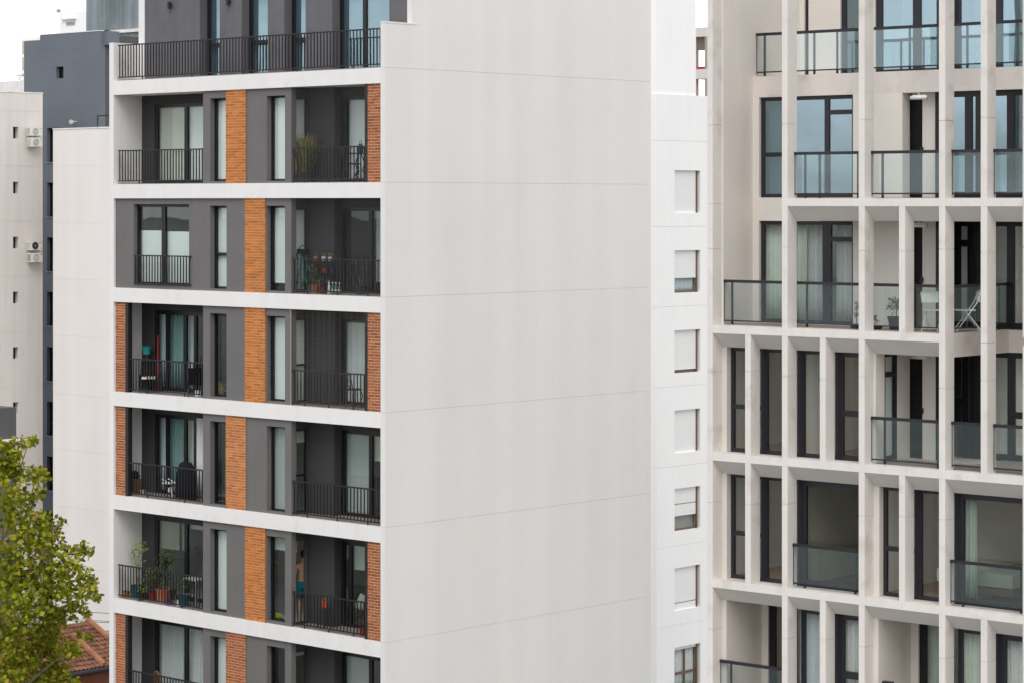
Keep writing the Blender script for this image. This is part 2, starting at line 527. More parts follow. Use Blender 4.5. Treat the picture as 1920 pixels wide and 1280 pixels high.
def curtain(fr, mp_plane, u0, u1, z0, z1, label, mat='curtain_white', waves=9, amp=0.03, gather=0.0, side='front', seed=1, group=None):
    """A hanging curtain with rounded folds and some thickness, standing as its own thing."""
    rng = random.Random(seed)
    ph = rng.random() * 6
    n = max(16, int(waves * 8))
    b = MB()
    rows = [z1, z1 - (z1 - z0) * 0.35, z1 - (z1 - z0) * 0.7, z0]
    jit = [rng.uniform(-1, 1) for _ in range(n + 1)]
    def P(i, j, off):
        s = i / n
        w = s * (u1 - u0)
        g = gather * math.sin(math.pi * min(1, (z1 - rows[j]) / (z1 - z0)) * 0.9)
        u = u0 + w * (1 - g)
        a = amp * (0.7 + 0.3 * j / 3)
        t = a * math.sin(s * waves * 2 * math.pi + ph + 0.25 * j + 0.5 * jit[i]) + a * 0.4 * math.sin(s * waves * 3.7 + ph) + off
        return (u, t, rows[j])
    vs_, m = [], len(rows)
    for off in (0.0, 0.012):
        for i in range(n + 1):
            vs_ += [P(i, j, off) for j in range(m)]
    fs = []
    q = (n + 1) * m
    for i in range(n):
        for j in range(m - 1):
            a = i * m + j
            fs.append((a, a + 1, a + m + 1, a + m))
            fs.append((q + a, q + a + m, q + a + m + 1, q + a + 1))
    for i in range(n):
        fs.append((i * m, (i + 1) * m, q + (i + 1) * m, q + i * m))
        fs.append((i * m + m - 1, q + i * m + m - 1, q + (i + 1) * m + m - 1, (i + 1) * m + m - 1))
    b.mp = mp_plane
    b.add(vs_, fs)
    # re-seat on a base point in the frame so that the origin sits at the curtain's foot
    base = Vector(mp_plane((u0 + u1) / 2, 0, z0))
    b.v = [tuple(Vector(v) - base) for v in b.v]
    b.mp = None
    o = b.build('curtain', mat, None, smooth=True)
    o.location = fr.world(base)
    o.rotation_euler = (0, 0, fr.ang)
    return tag(o, label, 'curtain', group)

def leaf_cloud(b, centre, rad, n, size, rng, up=0.3, shape='blade'):
    """Many small two-faced leaves spread through an ellipsoid."""
    c = Vector(centre)
    for _ in range(n):
        while True:
            p = Vector((rng.uniform(-1, 1), rng.uniform(-1, 1), rng.uniform(-1, 1)))
            if p.length <= 1:
                break
        pos = c + Vector((p.x * rad[0], p.y * rad[1], p.z * rad[2]))
        d = Vector((rng.uniform(-1, 1), rng.uniform(-1, 1), rng.uniform(-0.6, 0.8) + up)).normalized()
        s = d.cross(Vector((rng.uniform(-1, 1), rng.uniform(-1, 1), rng.uniform(-1, 1)))).normalized()
        k = d.cross(s)
        L = size * rng.uniform(0.7, 1.3)
        W = L * (0.32 if shape == 'blade' else 0.6)
        q = [pos, pos + d * L * 0.5 + s * W * 0.5 + k * W * 0.12, pos + d * L, pos + d * L * 0.5 - s * W * 0.5 + k * W * 0.12]
        b.add(q, [(0, 1, 2), (0, 2, 3)])

def pot(parent, mat, r=0.14, h=0.26, loc=(0, 0, 0), name='pot', flare=0.8):
    o = MB().lathe([(r * flare, 0), (r * flare, 0.01), (r, h * 0.86), (r * 1.08, h * 0.86), (r * 1.08, h), (r * 0.95, h), (r * 0.92, h * 0.9)], loc).build(name, mat, parent, smooth=False)
    MB().lathe([(r * 0.9, h * 0.86), (r * 0.9, h * 0.9)], loc).build('soil', 'soil', o)
    return o

# ---------------------------------------------------------------- ground
g = MB().add([(-3000, -3000, 0), (3000, -3000, 0), (3000, 3000, 0), (-3000, 3000, 0)], [(0, 1, 2, 3)]).build('ground', 'asphalt', kind='structure')

# ---------------------------------------------------------------- main apartment building
A = Frame(loc=(0, 0))
ab = thing('apartment_building', 'tall white apartment block with grey recessed loggias, orange brick piers and blank side wall', 'building')
STOREY, OPEN, BAND = 2.857, 2.467, 0.39
def ZB(k): return HC + 2.97 - STOREY * (k - 1)      # underside of the band over row k
def FA(k): return ZB(k) - OPEN                      # floor of row k
ax = A.X
XL, XLi, XRi = ax(205), ax(213), ax(713.5)
YEND = A.Y(1220.5, 0.0)
TOPZ = HC + 7.0
ROWS = range(1, 8)

# outer walls
pw = 0.005
levels = [FA(k) for k in range(11, -1, -1)]
levels = [0.0] + [z for z in levels if z > 1.0]
YPH = A.Y(772, 0.0)
WING = HC + 4.47
for z0, z1 in zip(levels, levels[1:]):
    MB().box(XRi, 0, 0, YEND, z0 + pw / 2, z1 - pw / 2).build('side_wall_panel', 'plaster', ab)
zt = levels[-1]
MB().box(XRi, 0, 0, YPH, zt + pw / 2, WING).box(XRi, 0, YPH + 0.0, YEND, zt + pw / 2, TOPZ).build('side_wall_panel', 'plaster', ab)
MB().box(XRi + 0.03, -0.02, 0.03, YEND - 0.03, 0, zt + 0.5).build('side_wall_core', 'plaster', ab)
# small coping where the side parapet steps up to the penthouse
MB().box(XRi - 0.01, 0.012, -0.012, A.Y(781.5, 0.0), WING, WING + 0.035).build('parapet_cap', 'plaster_fine', ab)
MB().box(XL, XLi, 0, YEND, 0, ZB(1) + BAND + 0.0).box(XL, XLi, 0, 1.0, ZB(1) + BAND, HC + 4.42).build('left_wall', 'plaster_fine', ab)
MB().box(XLi, XRi, YEND - 0.2, YEND, 0, TOPZ - 0.4).build('rear_wall', 'room_wall', ab)
# slabs with their white fronts
for k in range(1, 9):
    MB().box(XLi, XRi, 0, YEND - 0.2, ZB(k), ZB(k) + BAND).build('floor_slab', 'plaster_fine', ab)
MB().box(XLi, XRi, 0.05, 0.3, 0, ZB(8)).build('lower_wall', 'plaster_fine', ab)

N_BAL = [0]
def railing(x0, x1, Y, zf, label=None, h=0.95, feet=2):
    """Flat bar railing: rails and feet are the part, each upright a sub-part."""
    b = MB()
    b.box(x0, x1, Y - 0.022, Y + 0.022, zf + h - 0.022, zf + h + 0.012)
    b.box(x0, x1, Y - 0.018, Y + 0.018, zf + 0.075, zf + 0.105)
    for i in range(feet):
        x = x0 + (x1 - x0) * (i + 0.5) / feet
        b.box(x - 0.012, x + 0.012, Y - 0.012, Y + 0.012, zf, zf + 0.076)
    r = b.build('railing', 'black_metal', ab, label=label)
    n = max(2, round((x1 - x0) / 0.121))
    xs = [x0 + (x1 - x0) * (i + 0.5) / n for i in range(n)]
    if N_BAL[0] + n <= 300:
        N_BAL[0] += n
        me = None
        for x in xs:
            if me is None:
                o = MB().box(-0.010, 0.010, -0.013, 0.013, 0.105, h - 0.022).build('baluster', 'black_metal', r)
                me = o.data
            else:
                o = bpy.data.objects.new('baluster', me)
                col.objects.link(o)
                o.parent = r
            o.location = (x, Y, zf)
    else:
        b = MB()
        for x in xs:
            b.box(x - 0.010, x + 0.010, Y - 0.013, Y + 0.013, zf + 0.105, zf + h - 0.022)
        b.build('balusters', 'black_metal', r, kind='stuff')
    return r

N_BRICK = [0]
def brick_pier(x0, x1, Y, z0, z1, bmat, mmat, single=False, seed=0):
    """Mortar core with brick slips standing 8 mm proud."""
    rng = random.Random(seed)
    core = MB().box(x0, x1, Y, Y + 0.03, z0, z1).build('brick_pier', mmat, ab)
    MB().box(x0 + 0.001, x1 - 0.001, Y + 0.031, Y + 0.14, z0, z1).build('pier_back', 'grey_paint', ab)
    course, L, j = 0.0722, 0.245, 0.016
    n = int(round((z1 - z0) / course))
    course = (z1 - z0) / n
    joined = MB()
    cache = {}
    for i in range(n):
        za, zb = z0 + i * course + j / 2, z0 + (i + 1) * course - j / 2
        off = (0.0 if i % 2 else L / 2) + rng.uniform(-0.012, 0.012)
        x = x0 - off
        while x < x1 - 0.02:
            a, c = max(x0, x + j / 2), min(x1, x + L - j / 2)
            x += L
            if c - a < 0.03:
                continue
            pr = 0.003 + rng.uniform(0, 0.004)
            if single and N_BRICK[0] < 300:
                N_BRICK[0] += 1
                key = (round(c - a, 2), round(pr, 3))
                w = c - a
                if key not in cache:
                    o = MB().box(-w / 2, w / 2, -pr, 0.02, 0, zb - za).build('brick', bmat, core)
                    cache[key] = o.data
                else:
                    o = bpy.data.objects.new('brick', cache[key])
                    col.objects.link(o)
                    o.parent = core
                o.location = ((a + c) / 2, Y, za)
            else:
                joined.box(a, c, Y - pr, Y + 0.02, za, zb)
    if joined.v:
        joined.build('brickwork', bmat, core, kind='stuff')
    return core

YG = 0.07                       # face of the grey centre section
XG0, XG1 = ax(377), ax(542.5, 0.0)
YS0, YS1 = A.Y(555, XG1), A.Y(576, XG1)
YBK = A.Y(580, XG1)
XB1 = ax(627, YBK)
YDR = A.Y(640, XB1)
YLD = A.Y(266, XLi)             # back wall of the left loggia
print('A', XL, XLi, XG0, XG1, 'YS', YS0, YS1, YBK, YDR, YLD, 'YEND', YEND, 'YPH', YPH)

BRICK_AT = {1: 'a', 2: 'b', 3: 'b', 4: 'a', 5: 'b', 6: 'a', 7: 'b'}
LEFT_BRICK = {3, 4, 6, 7}
RIGHT_BRICK = {1, 3, 5}
W1 = (ax(390), ax(421)); W2 = (ax(496.5), ax(530.5))
def piers(k):
    return (ax(421), ax(458.5)) if BRICK_AT[k] == 'a' else (ax(456.5), ax(495))

# terrace first: its railing is the longest
zt0 = ZB(1) + BAND
railing(ax(222, 0.06), XRi - 0.005, 0.06, zt0, 'long black bar railing along the roof terrace', h=0.98, feet=5)
for k in (1, 3, 5, 2, 4, 6):
    zf = FA(k)
    x1 = ax(686, 0.1) if k in RIGHT_BRICK else XRi - 0.005
    railing(XG1 + 0.02, x1, 0.10, zf, feet=3, h=0.91)
railing(ax(249.5, 0.0), ax(356, 0.0), 0.03, FA(2) + 0.05, 'short black railing across the french window', h=0.86, feet=0)
for k in (1, 5, 3, 4, 6):
    x0 = ax(242, 0.1) if k in LEFT_BRICK else ax(222, 0.1)
    railing(x0, XG0 - 0.005, 0.10, FA(k), h=0.93, feet=2)

for k in ROWS:
    z0, z1 = FA(k), ZB(k)
    px0, px1 = piers(k)
    # ---- grey centre section with its two slot windows
    sec0 = XLi if k == 2 else XG0
    w2a = px1 if BRICK_AT[k] == 'b' else W2[0]
    w1b = px0 if BRICK_AT[k] == 'a' else W1[1]
    wz0, wz1 = z0 + 0.06, z1 - 0.20
    holes = [(W1[0], w1b, wz0, wz1), (w2a, W2[1], wz0, wz1), (px0, px1, z0, z1)]
    if k == 2:
        fx0, fx1, fz0, fz1 = ax(251, YG), ax(354.5, YG), z0 + 0.10, z1 - 0.16
        holes.append((fx0, fx1, fz0, fz1))
    if k == 7:
        holes = holes[:3]
    wall_mb(front_map(YG), sec0, XG1, z0, z1, 0.16, holes).build('grey_wall', 'grey_paint', ab)
    # lining of the window reveals
    red = BRICK_AT[k] == 'a' and k in (4, 6)
    brick_pier(px0, px1, YG - 0.025, z0, z1, 'brick_red' if k == 6 else 'brick_orange', 'mortar_peach' if not red else 'mortar_white', seed=k)
    MB().box(px0 + 0.001, px1 - 0.001, YG + 0.116, YG + 0.16, z0, z1).build('pier_lining', 'grey_paint', ab)
    mp = front_map(YG + 0.17)
    wa, wb = W1[0] - 0.0, W1[1] + 0.1
    cfg1 = {1: 'pale', 2: 'pale2', 3: 'dark', 4: 'dark', 5: 'pale', 6: 'white', 7: 'pale'}[k]
    bl = []
    if cfg1 in ('pale', 'pale2', 'white'):
        bl = [(W1[0] - 0.05, W1[1] + 0.15, wz0 + 0.06, wz1 - 0.02, 'blind_white', 0.03)]
    window(ab, mp, W1[0] - 0.02, W1[1] + 0.12, wz0 - 0.01, wz1 + 0.01, trans=[(0, z0 + 0.98)] if k == 2 else (), fw=0.07, blinds=bl,
           gmat='pane_main' if bl else 'pane_dark')
    cfg2 = {1: 'white', 2: 'white', 3: 'white', 4: 'blue', 5: 'top', 6: 'dark', 7: 'pale'}[k]
    bl = []
    if cfg2 in ('white', 'blue', 'pale'):
        lo = wz0 + (0.22 if k == 2 else 0.06)
        bl = [(W2[0] - 0.05, W2[1] + 0.15, lo, wz1 - 0.02, 'blind_white' if cfg2 != 'blue' else 'blind_grey', 0.03)]
    elif cfg2 == 'top':
        bl = [(W2[0] - 0.05, W2[1] + 0.15, wz1 - 0.36, wz1 - 0.02, 'blind_white', 0.03)]
    window(ab, mp, W2[0] - 0.02, W2[1] + 0.12, wz0 - 0.01, wz1 + 0.01, fw=0.06, blinds=bl, gmat='pane_main' if cfg2 in ('white', 'blue') else 'pane_dark')

    # ---- left loggia, or the flush wall with the french window in row 2
    yl = YLD
    if k == 2:
        m = (fx0 + fx1) / 2 - 0.05
        window(ab, front_map(YG + 0.12), fx0 - 0.01, fx1 + 0.01, fz0 - 0.01, fz1 + 0.01, mull=[m], fw=0.09, mw=0.16, gmat='pane_main', name='french_window',
               blinds=[(fx0, m, fz0 + 0.05, fz1 - 0.72, 'blind_white', 0.05), (m, fx1, fz0 + 0.05, fz1 - 0.74, 'blind_white', 0.05)])
    else:
        dx0 = ax(290, yl)
        dx1 = XG0 + 0.9
        dz0, dz1 = z0 + 0.05, z1 - 0.24
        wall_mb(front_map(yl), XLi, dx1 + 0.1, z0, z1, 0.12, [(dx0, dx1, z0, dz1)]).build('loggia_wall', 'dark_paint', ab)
        MB().box(XLi, XG0, 0.16, yl, z0 + 0.002, z0 + 0.022).build('loggia_floor', 'floor_tile', ab)
        if k in (3, 4):
            mull = [ax(312, yl), ax(346, yl), ax(364.5, yl)]
        else:
            mull = [ax(347.5, yl)]
        bl = []
        if k == 1:
            bl = [(dx0, mull[0], dz0, dz1, 'blind_cream', 0.04), (mull[0], dx1, dz0, dz1, 'blind_white', 0.04)]
        if k == 5:
            bl = [(dx0, ax(329, yl), z0 + 1.36, dz1, 'blind_cream', 0.05), (ax(334, yl), ax(341, yl), z0 + 1.36, dz1, 'blind_grey', 0.05),
                  (mull[0], dx1, z0 + 2.0, dz1, 'blind_white', 0.05)]
        window(ab, front_map(yl + 0.02), dx0 + 0.005, dx1 - 0.005, dz0 - 0.03, dz1 - 0.005, mull=mull, fw=0.10, mw=0.13 if k not in (3, 4) else 0.11, blinds=bl,
               gmat='pane_main' if k != 5 else 'pane_dark', name='sliding_door')
        if k in LEFT_BRICK:
            brick_pier(XLi + 0.02, ax(236, YG), YG, z0, z1, 'brick_red', 'mortar_white', seed=40 + k)
            MB().box(ax(236, YG) + 0.002, ax(241.5, YG), YG - 0.02, YG + 0.12, z0, z1).build('steel_post', 'black_metal', ab)
    # ---- right loggia: side wall with slot window, back wall, sliding door
    wz1b = z1 - 0.27
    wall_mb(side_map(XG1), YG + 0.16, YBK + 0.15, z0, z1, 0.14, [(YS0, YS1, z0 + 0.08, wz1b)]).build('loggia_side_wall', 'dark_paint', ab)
    if k != 5:
        bl = []
        if k in (1, 2, 3):
            bl = [(YS0 - 0.1, YS1 + 0.1, z0 + 0.1, wz1b, 'blind_white', 0.02)]
        if k in (4, 6):
            bl = [(YS0 - 0.1, YS1 + 0.1, wz1b - (0.32 if k == 4 else 0.12), wz1b, 'blind_grey', 0.02)]
        window(ab, side_map(XG1 - 0.03), YS0 - 0.005, YS1 + 0.005, z0 + 0.075, wz1b + 0.005, trans=[(0, z0 + 1.02)], fw=0.035, depth=0.05, blinds=bl,
               gmat='pane_clear' if bl else 'pane_dark', name='side_window')
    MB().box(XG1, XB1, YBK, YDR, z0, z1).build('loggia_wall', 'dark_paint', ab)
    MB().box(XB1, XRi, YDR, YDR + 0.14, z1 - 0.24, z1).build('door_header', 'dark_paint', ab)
    MB().box(XG1, XRi, 0.16, YDR + 0.1, z0 + 0.002, z0 + 0.022).build('loggia_floor', 'floor_tile', ab)
    mx = ax(693.5, YDR) if k not in RIGHT_BRICK else ax(655, YDR) if k == 5 else ax(693.5, YDR)
    dzb, dzt = z0 + 0.03, z1 - 0.24
    bl = []
    xs0 = XB1 + 0.10
    if k == 1:
        bl = [(xs0, ax(660, YDR), dzb + 0.1, dzt, 'blind_white', 0.10), (ax(660, YDR), XRi, dzb + 0.1, dzt, 'blind_white', 0.03)]
    if k == 2:
        bl = [(mx + 0.1, XRi, z0 + 0.35, dzt, 'blind_white', 0.04)]
    if k == 3:
        bl = [(xs0 - 0.05, XRi, dzb + 0.1, dzt, 'blind_white', 0.05)]
    if k == 4:
        bl = [(xs0 - 0.05, mx, dzb + 0.1, dzt, 'blind_grey', 0.05), (mx, XRi, z0 + 1.5, dzt, 'blind_cream', 0.05)]
    if k == 5:
        bl = [(mx + 0.04, XRi, z0 + 1.52, dzt, 'blind_white', 0.04)]
    if k == 6:
        bl = [(xs0 - 0.05, mx, dzb + 0.1, dzt, 'blind_grey', 0.05)]
    window(ab, front_map(YDR + 0.02), XB1 + 0.004, XRi - 0.004, dzb - 0.01, dzt - 0.004, mull=[mx], fw=0.09, mw=0.12, blinds=bl,
           gmat='pane_main' if k in (1, 3, 4, 6) else 'pane_dark', name='sliding_door', pane_skip=(0,) if k == 5 else ())
    if k in RIGHT_BRICK:
        brick_pier(ax(690.5, YG), XRi - 0.002, YG - 0.02, z0, z1, 'brick_red', 'mortar_white', single=True, seed=80 + k)
        MB().box(ax(685.5, YG), ax(690.3, YG), YG - 0.03, YG + 0.10, z0 - 0.0, z1).build('steel_post', 'black_metal', ab)
    # party walls inside
    MB().box(XG1 - 0.15, XG1 - 0.141, YBK + 0.2, 6.0, z0, z1).build('inner_wall', 'room_wall', ab)
    MB().box(XLi, XRi, 5.0, 5.1, z0, z1).build('inner_wall', 'room_wall', ab)

# nets over the upper right loggias
def net(k, x0, x1, Y, step, diag, mat, r, z_lo=0.0):
    z0, z1 = FA(k) + z_lo, ZB(k)
    b = MB()
    W, H = x1 - x0, z1 - z0
    def bar(xa, za, xb, zb):
        dx, dz = xb - xa, zb - za
        L = math.hypot(dx, dz)
        if L < 0.01:
            return
        nx, nz = -dz / L * r, dx / L * r
        p = [(xa + nx, za + nz), (xb + nx, zb + nz), (xb - nx, zb - nz), (xa - nx, za - nz)]
        b.add([(x, Y - r, z) for x, z in p] + [(x, Y + r, z) for x, z in p],
              [(0, 1, 2, 3), (7, 6, 5, 4), (0, 4, 5, 1), (2, 6, 7, 3)])
    if diag:
        slope = 1.6
        c = -H / slope
        while c < W:
            for sgn in (1, -1):
                # x = c + s*t, z = t
                ta, tb = max(0.0, -c * slope), min(H, (W - c) * slope)
                if tb > ta:
                    xa, xb = c + ta / slope, c + tb / slope
                    if sgn > 0:
                        bar(x0 + xa, z0 + ta, x0 + xb, z0 + tb)
                    else:
                        bar(x1 - xa, z0 + ta, x1 - xb, z0 + tb)
            c += step
    else:
        z = z0
        while z < z1:
            bar(x0, z, x1, z)
            z += step
        x = x0
        while x < x1:
            bar(x, z0, x, z1)
            x += step * 6
    return b.build('safety_net', mat, ab, kind='stuff')
net(1, XG1 + 0.02, ax(686, 0.04), 0.045, 0.055, True, 'net_grey', 0.0012)
net(2, XG1 + 0.02, XRi - 0.01, 0.045, 0.055, True, 'net_grey', 0.0010)
net(3, XG1 + 0.02, ax(686, 0.04), 0.045, 0.034, False, 'net_green', 0.0016)
MB().box(XG1 + 0.004, XG1 + 0.018, 0.03, 0.06, FA(3), ZB(3)).build('net_rail', 'grey_plastic', ab)

# ---- penthouse behind the terrace
YT = YPH
TW = [(374.5, 412, None), (453, 502, None), (533, 573, None), (623, 730, 683.5)]
holes = [(ax(a, YT), ax(c, YT), zt0 + 0.02, HC + 6.2) for a, c, m in TW]
wall_mb(front_map(YT), ax(271.5, YT), XRi, zt0, TOPZ - 0.3, 0.3, holes).build('penthouse_wall', 'terrace_grey', ab)
MB().box(ax(260.5, YT), ax(271.5, YT), YT - 0.01, YEND - 0.3, zt0, TOPZ).build('penthouse_pillar', 'plaster_fine', ab)
MB().box(ax(271.5, YT), XRi, YT + 0.31, YEND - 0.2, TOPZ - 0.5, TOPZ - 0.3).build('roof_slab', 'plaster_fine', ab)
MB().box(ax(271.5, YT), XRi, 4.5, 4.6, zt0, TOPZ - 0.5).build('inner_wall', 'room_wall', ab)
for (a, c, m), h in zip(TW, holes):
    window(ab, front_map(YT + 0.27), h[0] - 0.01, h[1] + 0.15, h[2], h[3] + 0.02, mull=[ax(m, YT + 0.27)] if m else (), trans=[(0, zt0 + 0.93)] if not m else (),
           fw=0.09, mw=0.13, gmat='pane_mirror', name='terrace_window',
           blinds=[(h[0], h[1] + 0.1, h[2] + 0.05, h[3], 'blind_grey', 0.06)])
for px, py in ((322, 11), (432, 4)):
    x, z = ax(px, YT), A.Z(px, py, YT)
    l_ = MB().lathe([(0.055, 0), (0.055, 0.2)], (x, YT - 0.09, z - 0.10), 12).box(x - 0.02, x + 0.02, YT - 0.05, YT, z - 0.03, z + 0.03).build('wall_lamp', 'black_metal', ab)
# terrace side curb
MB().box(XLi, XRi, 0.12, YT, zt0 + 0.002, zt0 + 0.03).build('terrace_floor', 'floor_tile', ab)

# ---------------------------------------------------------------- right apartment building: concrete grid of fins and bands
ALPHA_C = math.atan2(5640.0, 4827.0)
C = Frame(px=1466, depth=56.64, alpha=ALPHA_C)
cb = thing('concrete_building', 'beige concrete apartment block with a front grid of deep fins and glass balustrades', 'building', C, (0, 0, 0))
cx = C.X
FD = 0.36                                        # depth of the fins
def CB(k): return HC - 0.08 - 2.85 * (k - 2)     # front underside of the band over row k
def FC(k): return CB(k + 1) + 0.17               # floor of row k
def CT(k): return CB(k) - 0.32                   # window head of row k
FINPX = {'F1': 1326, 'F2': 1466, 'F3': 1610, 'F4': 1760.5, 'F5': 1838.8, 'F6': 1917.5, 'm1': 1397, 'm2': 1537, 'm3': 1685.5, 'F7': 2075, 'F8': 2222}
FX = {n_: (cx(p), cx(p) + 0.15) for n_, p in FINPX.items()}
XW = cx(1356, FD)                                # left return wall of the upper rows
YD = C.Y(1412, XW)                               # deep wall of the upper balconies
YR = C.Y(1892, FX['F4'][1])                      # deep wall right of F4
CTOP = HC + 7.5
XEND = FX['F8'][1]
YB = 6.2
print('C', FX, 'XW', XW, 'YD', YD, 'YR', YR)

rngC = random.Random(7)
def fin(name, z0, z1, joint=None, depth=FD):
    x0, x1 = FX[name]
    j = joint if joint is not None else z0 + (z1 - z0) * rngC.uniform(0.64, 0.70)
    b = MB().box(x0, x1, 0.003, depth, z0, j - 0.006).box(x0, x1, 0.003, depth, j + 0.006, z1)
    b.box(x0 + 0.012, x1 - 0.012, 0.018, depth - 0.01, j - 0.006, j + 0.006)
    b.build('fin', 'concrete', cb)

# tall fins of the upper part
for n_ in ('F1', 'F2', 'F3', 'F4', 'F5', 'F6', 'F7', 'F8'):
    fin(n_, FC(1), HC + 2.80, HC + 1.76 + rngC.uniform(-0.05, 0.05))
    fin(n_, HC + 2.80, CTOP, CTOP - 0.6)
    if n_ == 'F1':
        fin(n_, CB(2), FC(1), CB(2) + 0.05)
for k, names in {2: ('F1', 'F2', 'F3', 'm3', 'F4', 'F5', 'F6', 'F7', 'F8'), 3: ('F1', 'm1', 'F2', 'm2', 'F3', 'F4', 'F5', 'F6', 'F7', 'F8'), 4: ('F1', 'm1', 'F2', 'F3', 'm3', 'F4', 'F6', 'F7', 'F8'),
                 5: ('F1', 'F2', 'm2', 'F3', 'F4', 'F5', 'F6', 'F7', 'F8')}.items():
    for n_ in names:
        z0 = FC(k)
        if k == 2 and n_ == 'F5':
            fin(n_, CB(3) + 0.03, CB(2), CB(2) - 0.95)
            continue
        if k == 3 and n_ == 'F5':
            fin(n_, z0, CB(3) + 0.022, CB(3) - 0.75)
            continue
        fin(n_, z0, CB(k))
# bands: front strip and slab behind
def band(k, x0, x1, y1=YB):
    MB().box(x0, x1, 0, FD, CB(k), CB(k) + 0.17).build('floor_band', 'concrete', cb)
    MB().box(x0, x1, FD, y1, CT(k), CB(k) + 0.165).build('floor_slab', 'concrete_beam', cb)
def soffit(k, x0, x1):
    MB().prism([(0.004, CB(k)), (FD, CT(k)), (FD, CB(k))], x0, x1).build('splayed_soffit', 'soffit_paint', cb)
band(2, FX['F2'][0], XEND)
band(3, FX['F1'][0], FX['F4'][1])
band(4, FX['F1'][0], XEND)
band(5, FX['F1'][0], XEND)
band(6, FX['F1'][0], XEND)
cells = {2: [('F2', 'F3'), ('F3', 'm3'), ('m3', 'F4'), ('F4', 'F5'), ('F5', 'F6'), ('F6', 'F7'), ('F7', 'F8')],
         3: [('F1', 'm1'), ('m1', 'F2'), ('F2', 'm2'), ('m2', 'F3'), ('F3', 'F4')],
         4: [('F1', 'm1'), ('m1', 'F2'), ('F2', 'F3'), ('F3', 'm3'), ('m3', 'F4'), ('F4', 'F6'), ('F6', 'F7'), ('F7', 'F8')],
         5: [('F1', 'F2'), ('F2', 'm2'), ('m2', 'F3'), ('F3', 'F4'), ('F4', 'F5'), ('F5', 'F6'), ('F6', 'F7'), ('F7', 'F8')]}
for k, cs in cells.items():
    for a, b_ in cs:
        soffit(k, FX[a][1], FX[b_][0])
# slab edge of row 2 right of F4 (set back) and its beam
MB().box(FX['F4'][1], XEND, YR, YB, CT(3), CB(3) + 0.165).build('floor_slab', 'concrete_beam', cb)
MB().box(FX['F4'][0] + 0.02, FX['F4'][1] - 0.002, FD + 0.002, YR, CT(3) - 0.0, CB(3) + 0.172).build('slab_edge', 'concrete_beam', cb)
# body: end wall, rear wall, foot
MB().box(FX['F1'][0], FX['F1'][1] - 0.03, FD, YB, 0, CTOP).build('end_wall', 'concrete_wall', cb)
MB().box(FX['F1'][1] - 0.03, XEND, YB, YB + 0.2, 0, CTOP).build('rear_wall', 'beige_room', cb)
MB().box(FX['F1'][1] - 0.03, XEND, 0.02, 0.3, 0, CB(6)).build('lower_wall', 'concrete', cb)
MB().box(XEND + 0.002, XEND + 0.2, 0, YB + 0.2, 0, CTOP).build('end_wall', 'concrete_wall', cb)

def balustrade(x0, x1, Y, zf, posts, h=1.02, side=None, label=None):
    """Dark handrail, thin foot bar and posts, with the glass as a sub-part."""
    mp = front_map(Y) if side is None else side_map(side)
    b = MB(mp)
    b.box(x0, x1, -0.035, 0.035, zf + h - 0.045, zf + h + 0.02)
    b.box(x0, x1, -0.012, 0.012, zf + 0.085, zf + 0.115)
    for e_ in (x0, x1 - 0.006):
        b.box(e_, e_ + 0.006, -0.010, 0.010, zf + 0.05, zf + h - 0.045)
    for p in posts:
        b.box(p - 0.02, p + 0.02, 0.022, 0.06, zf, zf + h - 0.045)
    o = b.build('balustrade', 'frame_dark', cb, label=label)
    MB(mp).box(x0 + 0.01, x1 - 0.01, -0.006, 0.006, zf + 0.116, zf + h - 0.046).build('glass_panel', 'rail_glass', o)
    return o

# ---- row 0: top terrace behind the beam line
BT = HC + 2.88
MB().box(XW, XEND, YD, YB, HC + 2.40, BT).build('roof_beam', 'concrete_beam', cb)
XS = cx(1692, YD)
balustrade(XW + 0.02, XEND, YD + 0.12, BT, [cx(p, YD + 0.12) for p in (1432, 1525, 1568, 1704, 1812, 1906)], h=0.98)
YT0 = YD + 1.9
h0 = [(cx(1508, YT0), cx(1516, YT0), BT, CTOP - 0.01), (cx(1575, YT0), cx(1634, YT0), BT, CTOP - 0.3), (cx(1640, YT0), cx(1765, YT0), BT, CTOP - 0.3),
      (cx(1787, YT0), XEND - 0.2, BT, CTOP - 0.3)]
wall_mb(front_map(YT0), XW, XEND, BT, CTOP - 0.0, 0.2, h0).build('penthouse_wall', 'concrete_wall', cb)
MB().box(cx(1508, YT0), cx(1516, YT0), YT0 + 0.05, YT0 + 0.12, BT, CTOP).build('downpipe_panel', 'frame_dark', cb)
window(cb, front_map(YT0 + 0.06), *h0[1][:2], BT, CTOP - 0.3, mull=[], fw=0.12, fmat='frame_dark', gmat='pane_mirror')
window(cb, front_map(YT0 + 0.06), *h0[2][:2], BT, CTOP - 0.3, mull=[cx(1716, YT0)], fw=0.16, mw=0.2, fmat='frame_dark', gmat='pane_mirror',
       blinds=[(cx(1682, YT0), h0[2][1], BT + 0.1, CTOP, 'blind_grey', 0.08)])
window(cb, front_map(YT0 + 0.06), *h0[3][:2], BT, CTOP - 0.3, mull=[cx(1792, YT0), cx(1870, YT0)], fw=0.12, mw=0.16, fmat='frame_dark', gmat='pane_mirror',
       blinds=[(cx(1800, YT0), h0[3][1], BT + 0.1, CTOP, 'blind_grey', 0.5)])
MB().box(XW, XEND, YT0 + 0.3, YB, CTOP - 0.3, CTOP).build('roof_slab', 'concrete_wall', cb)

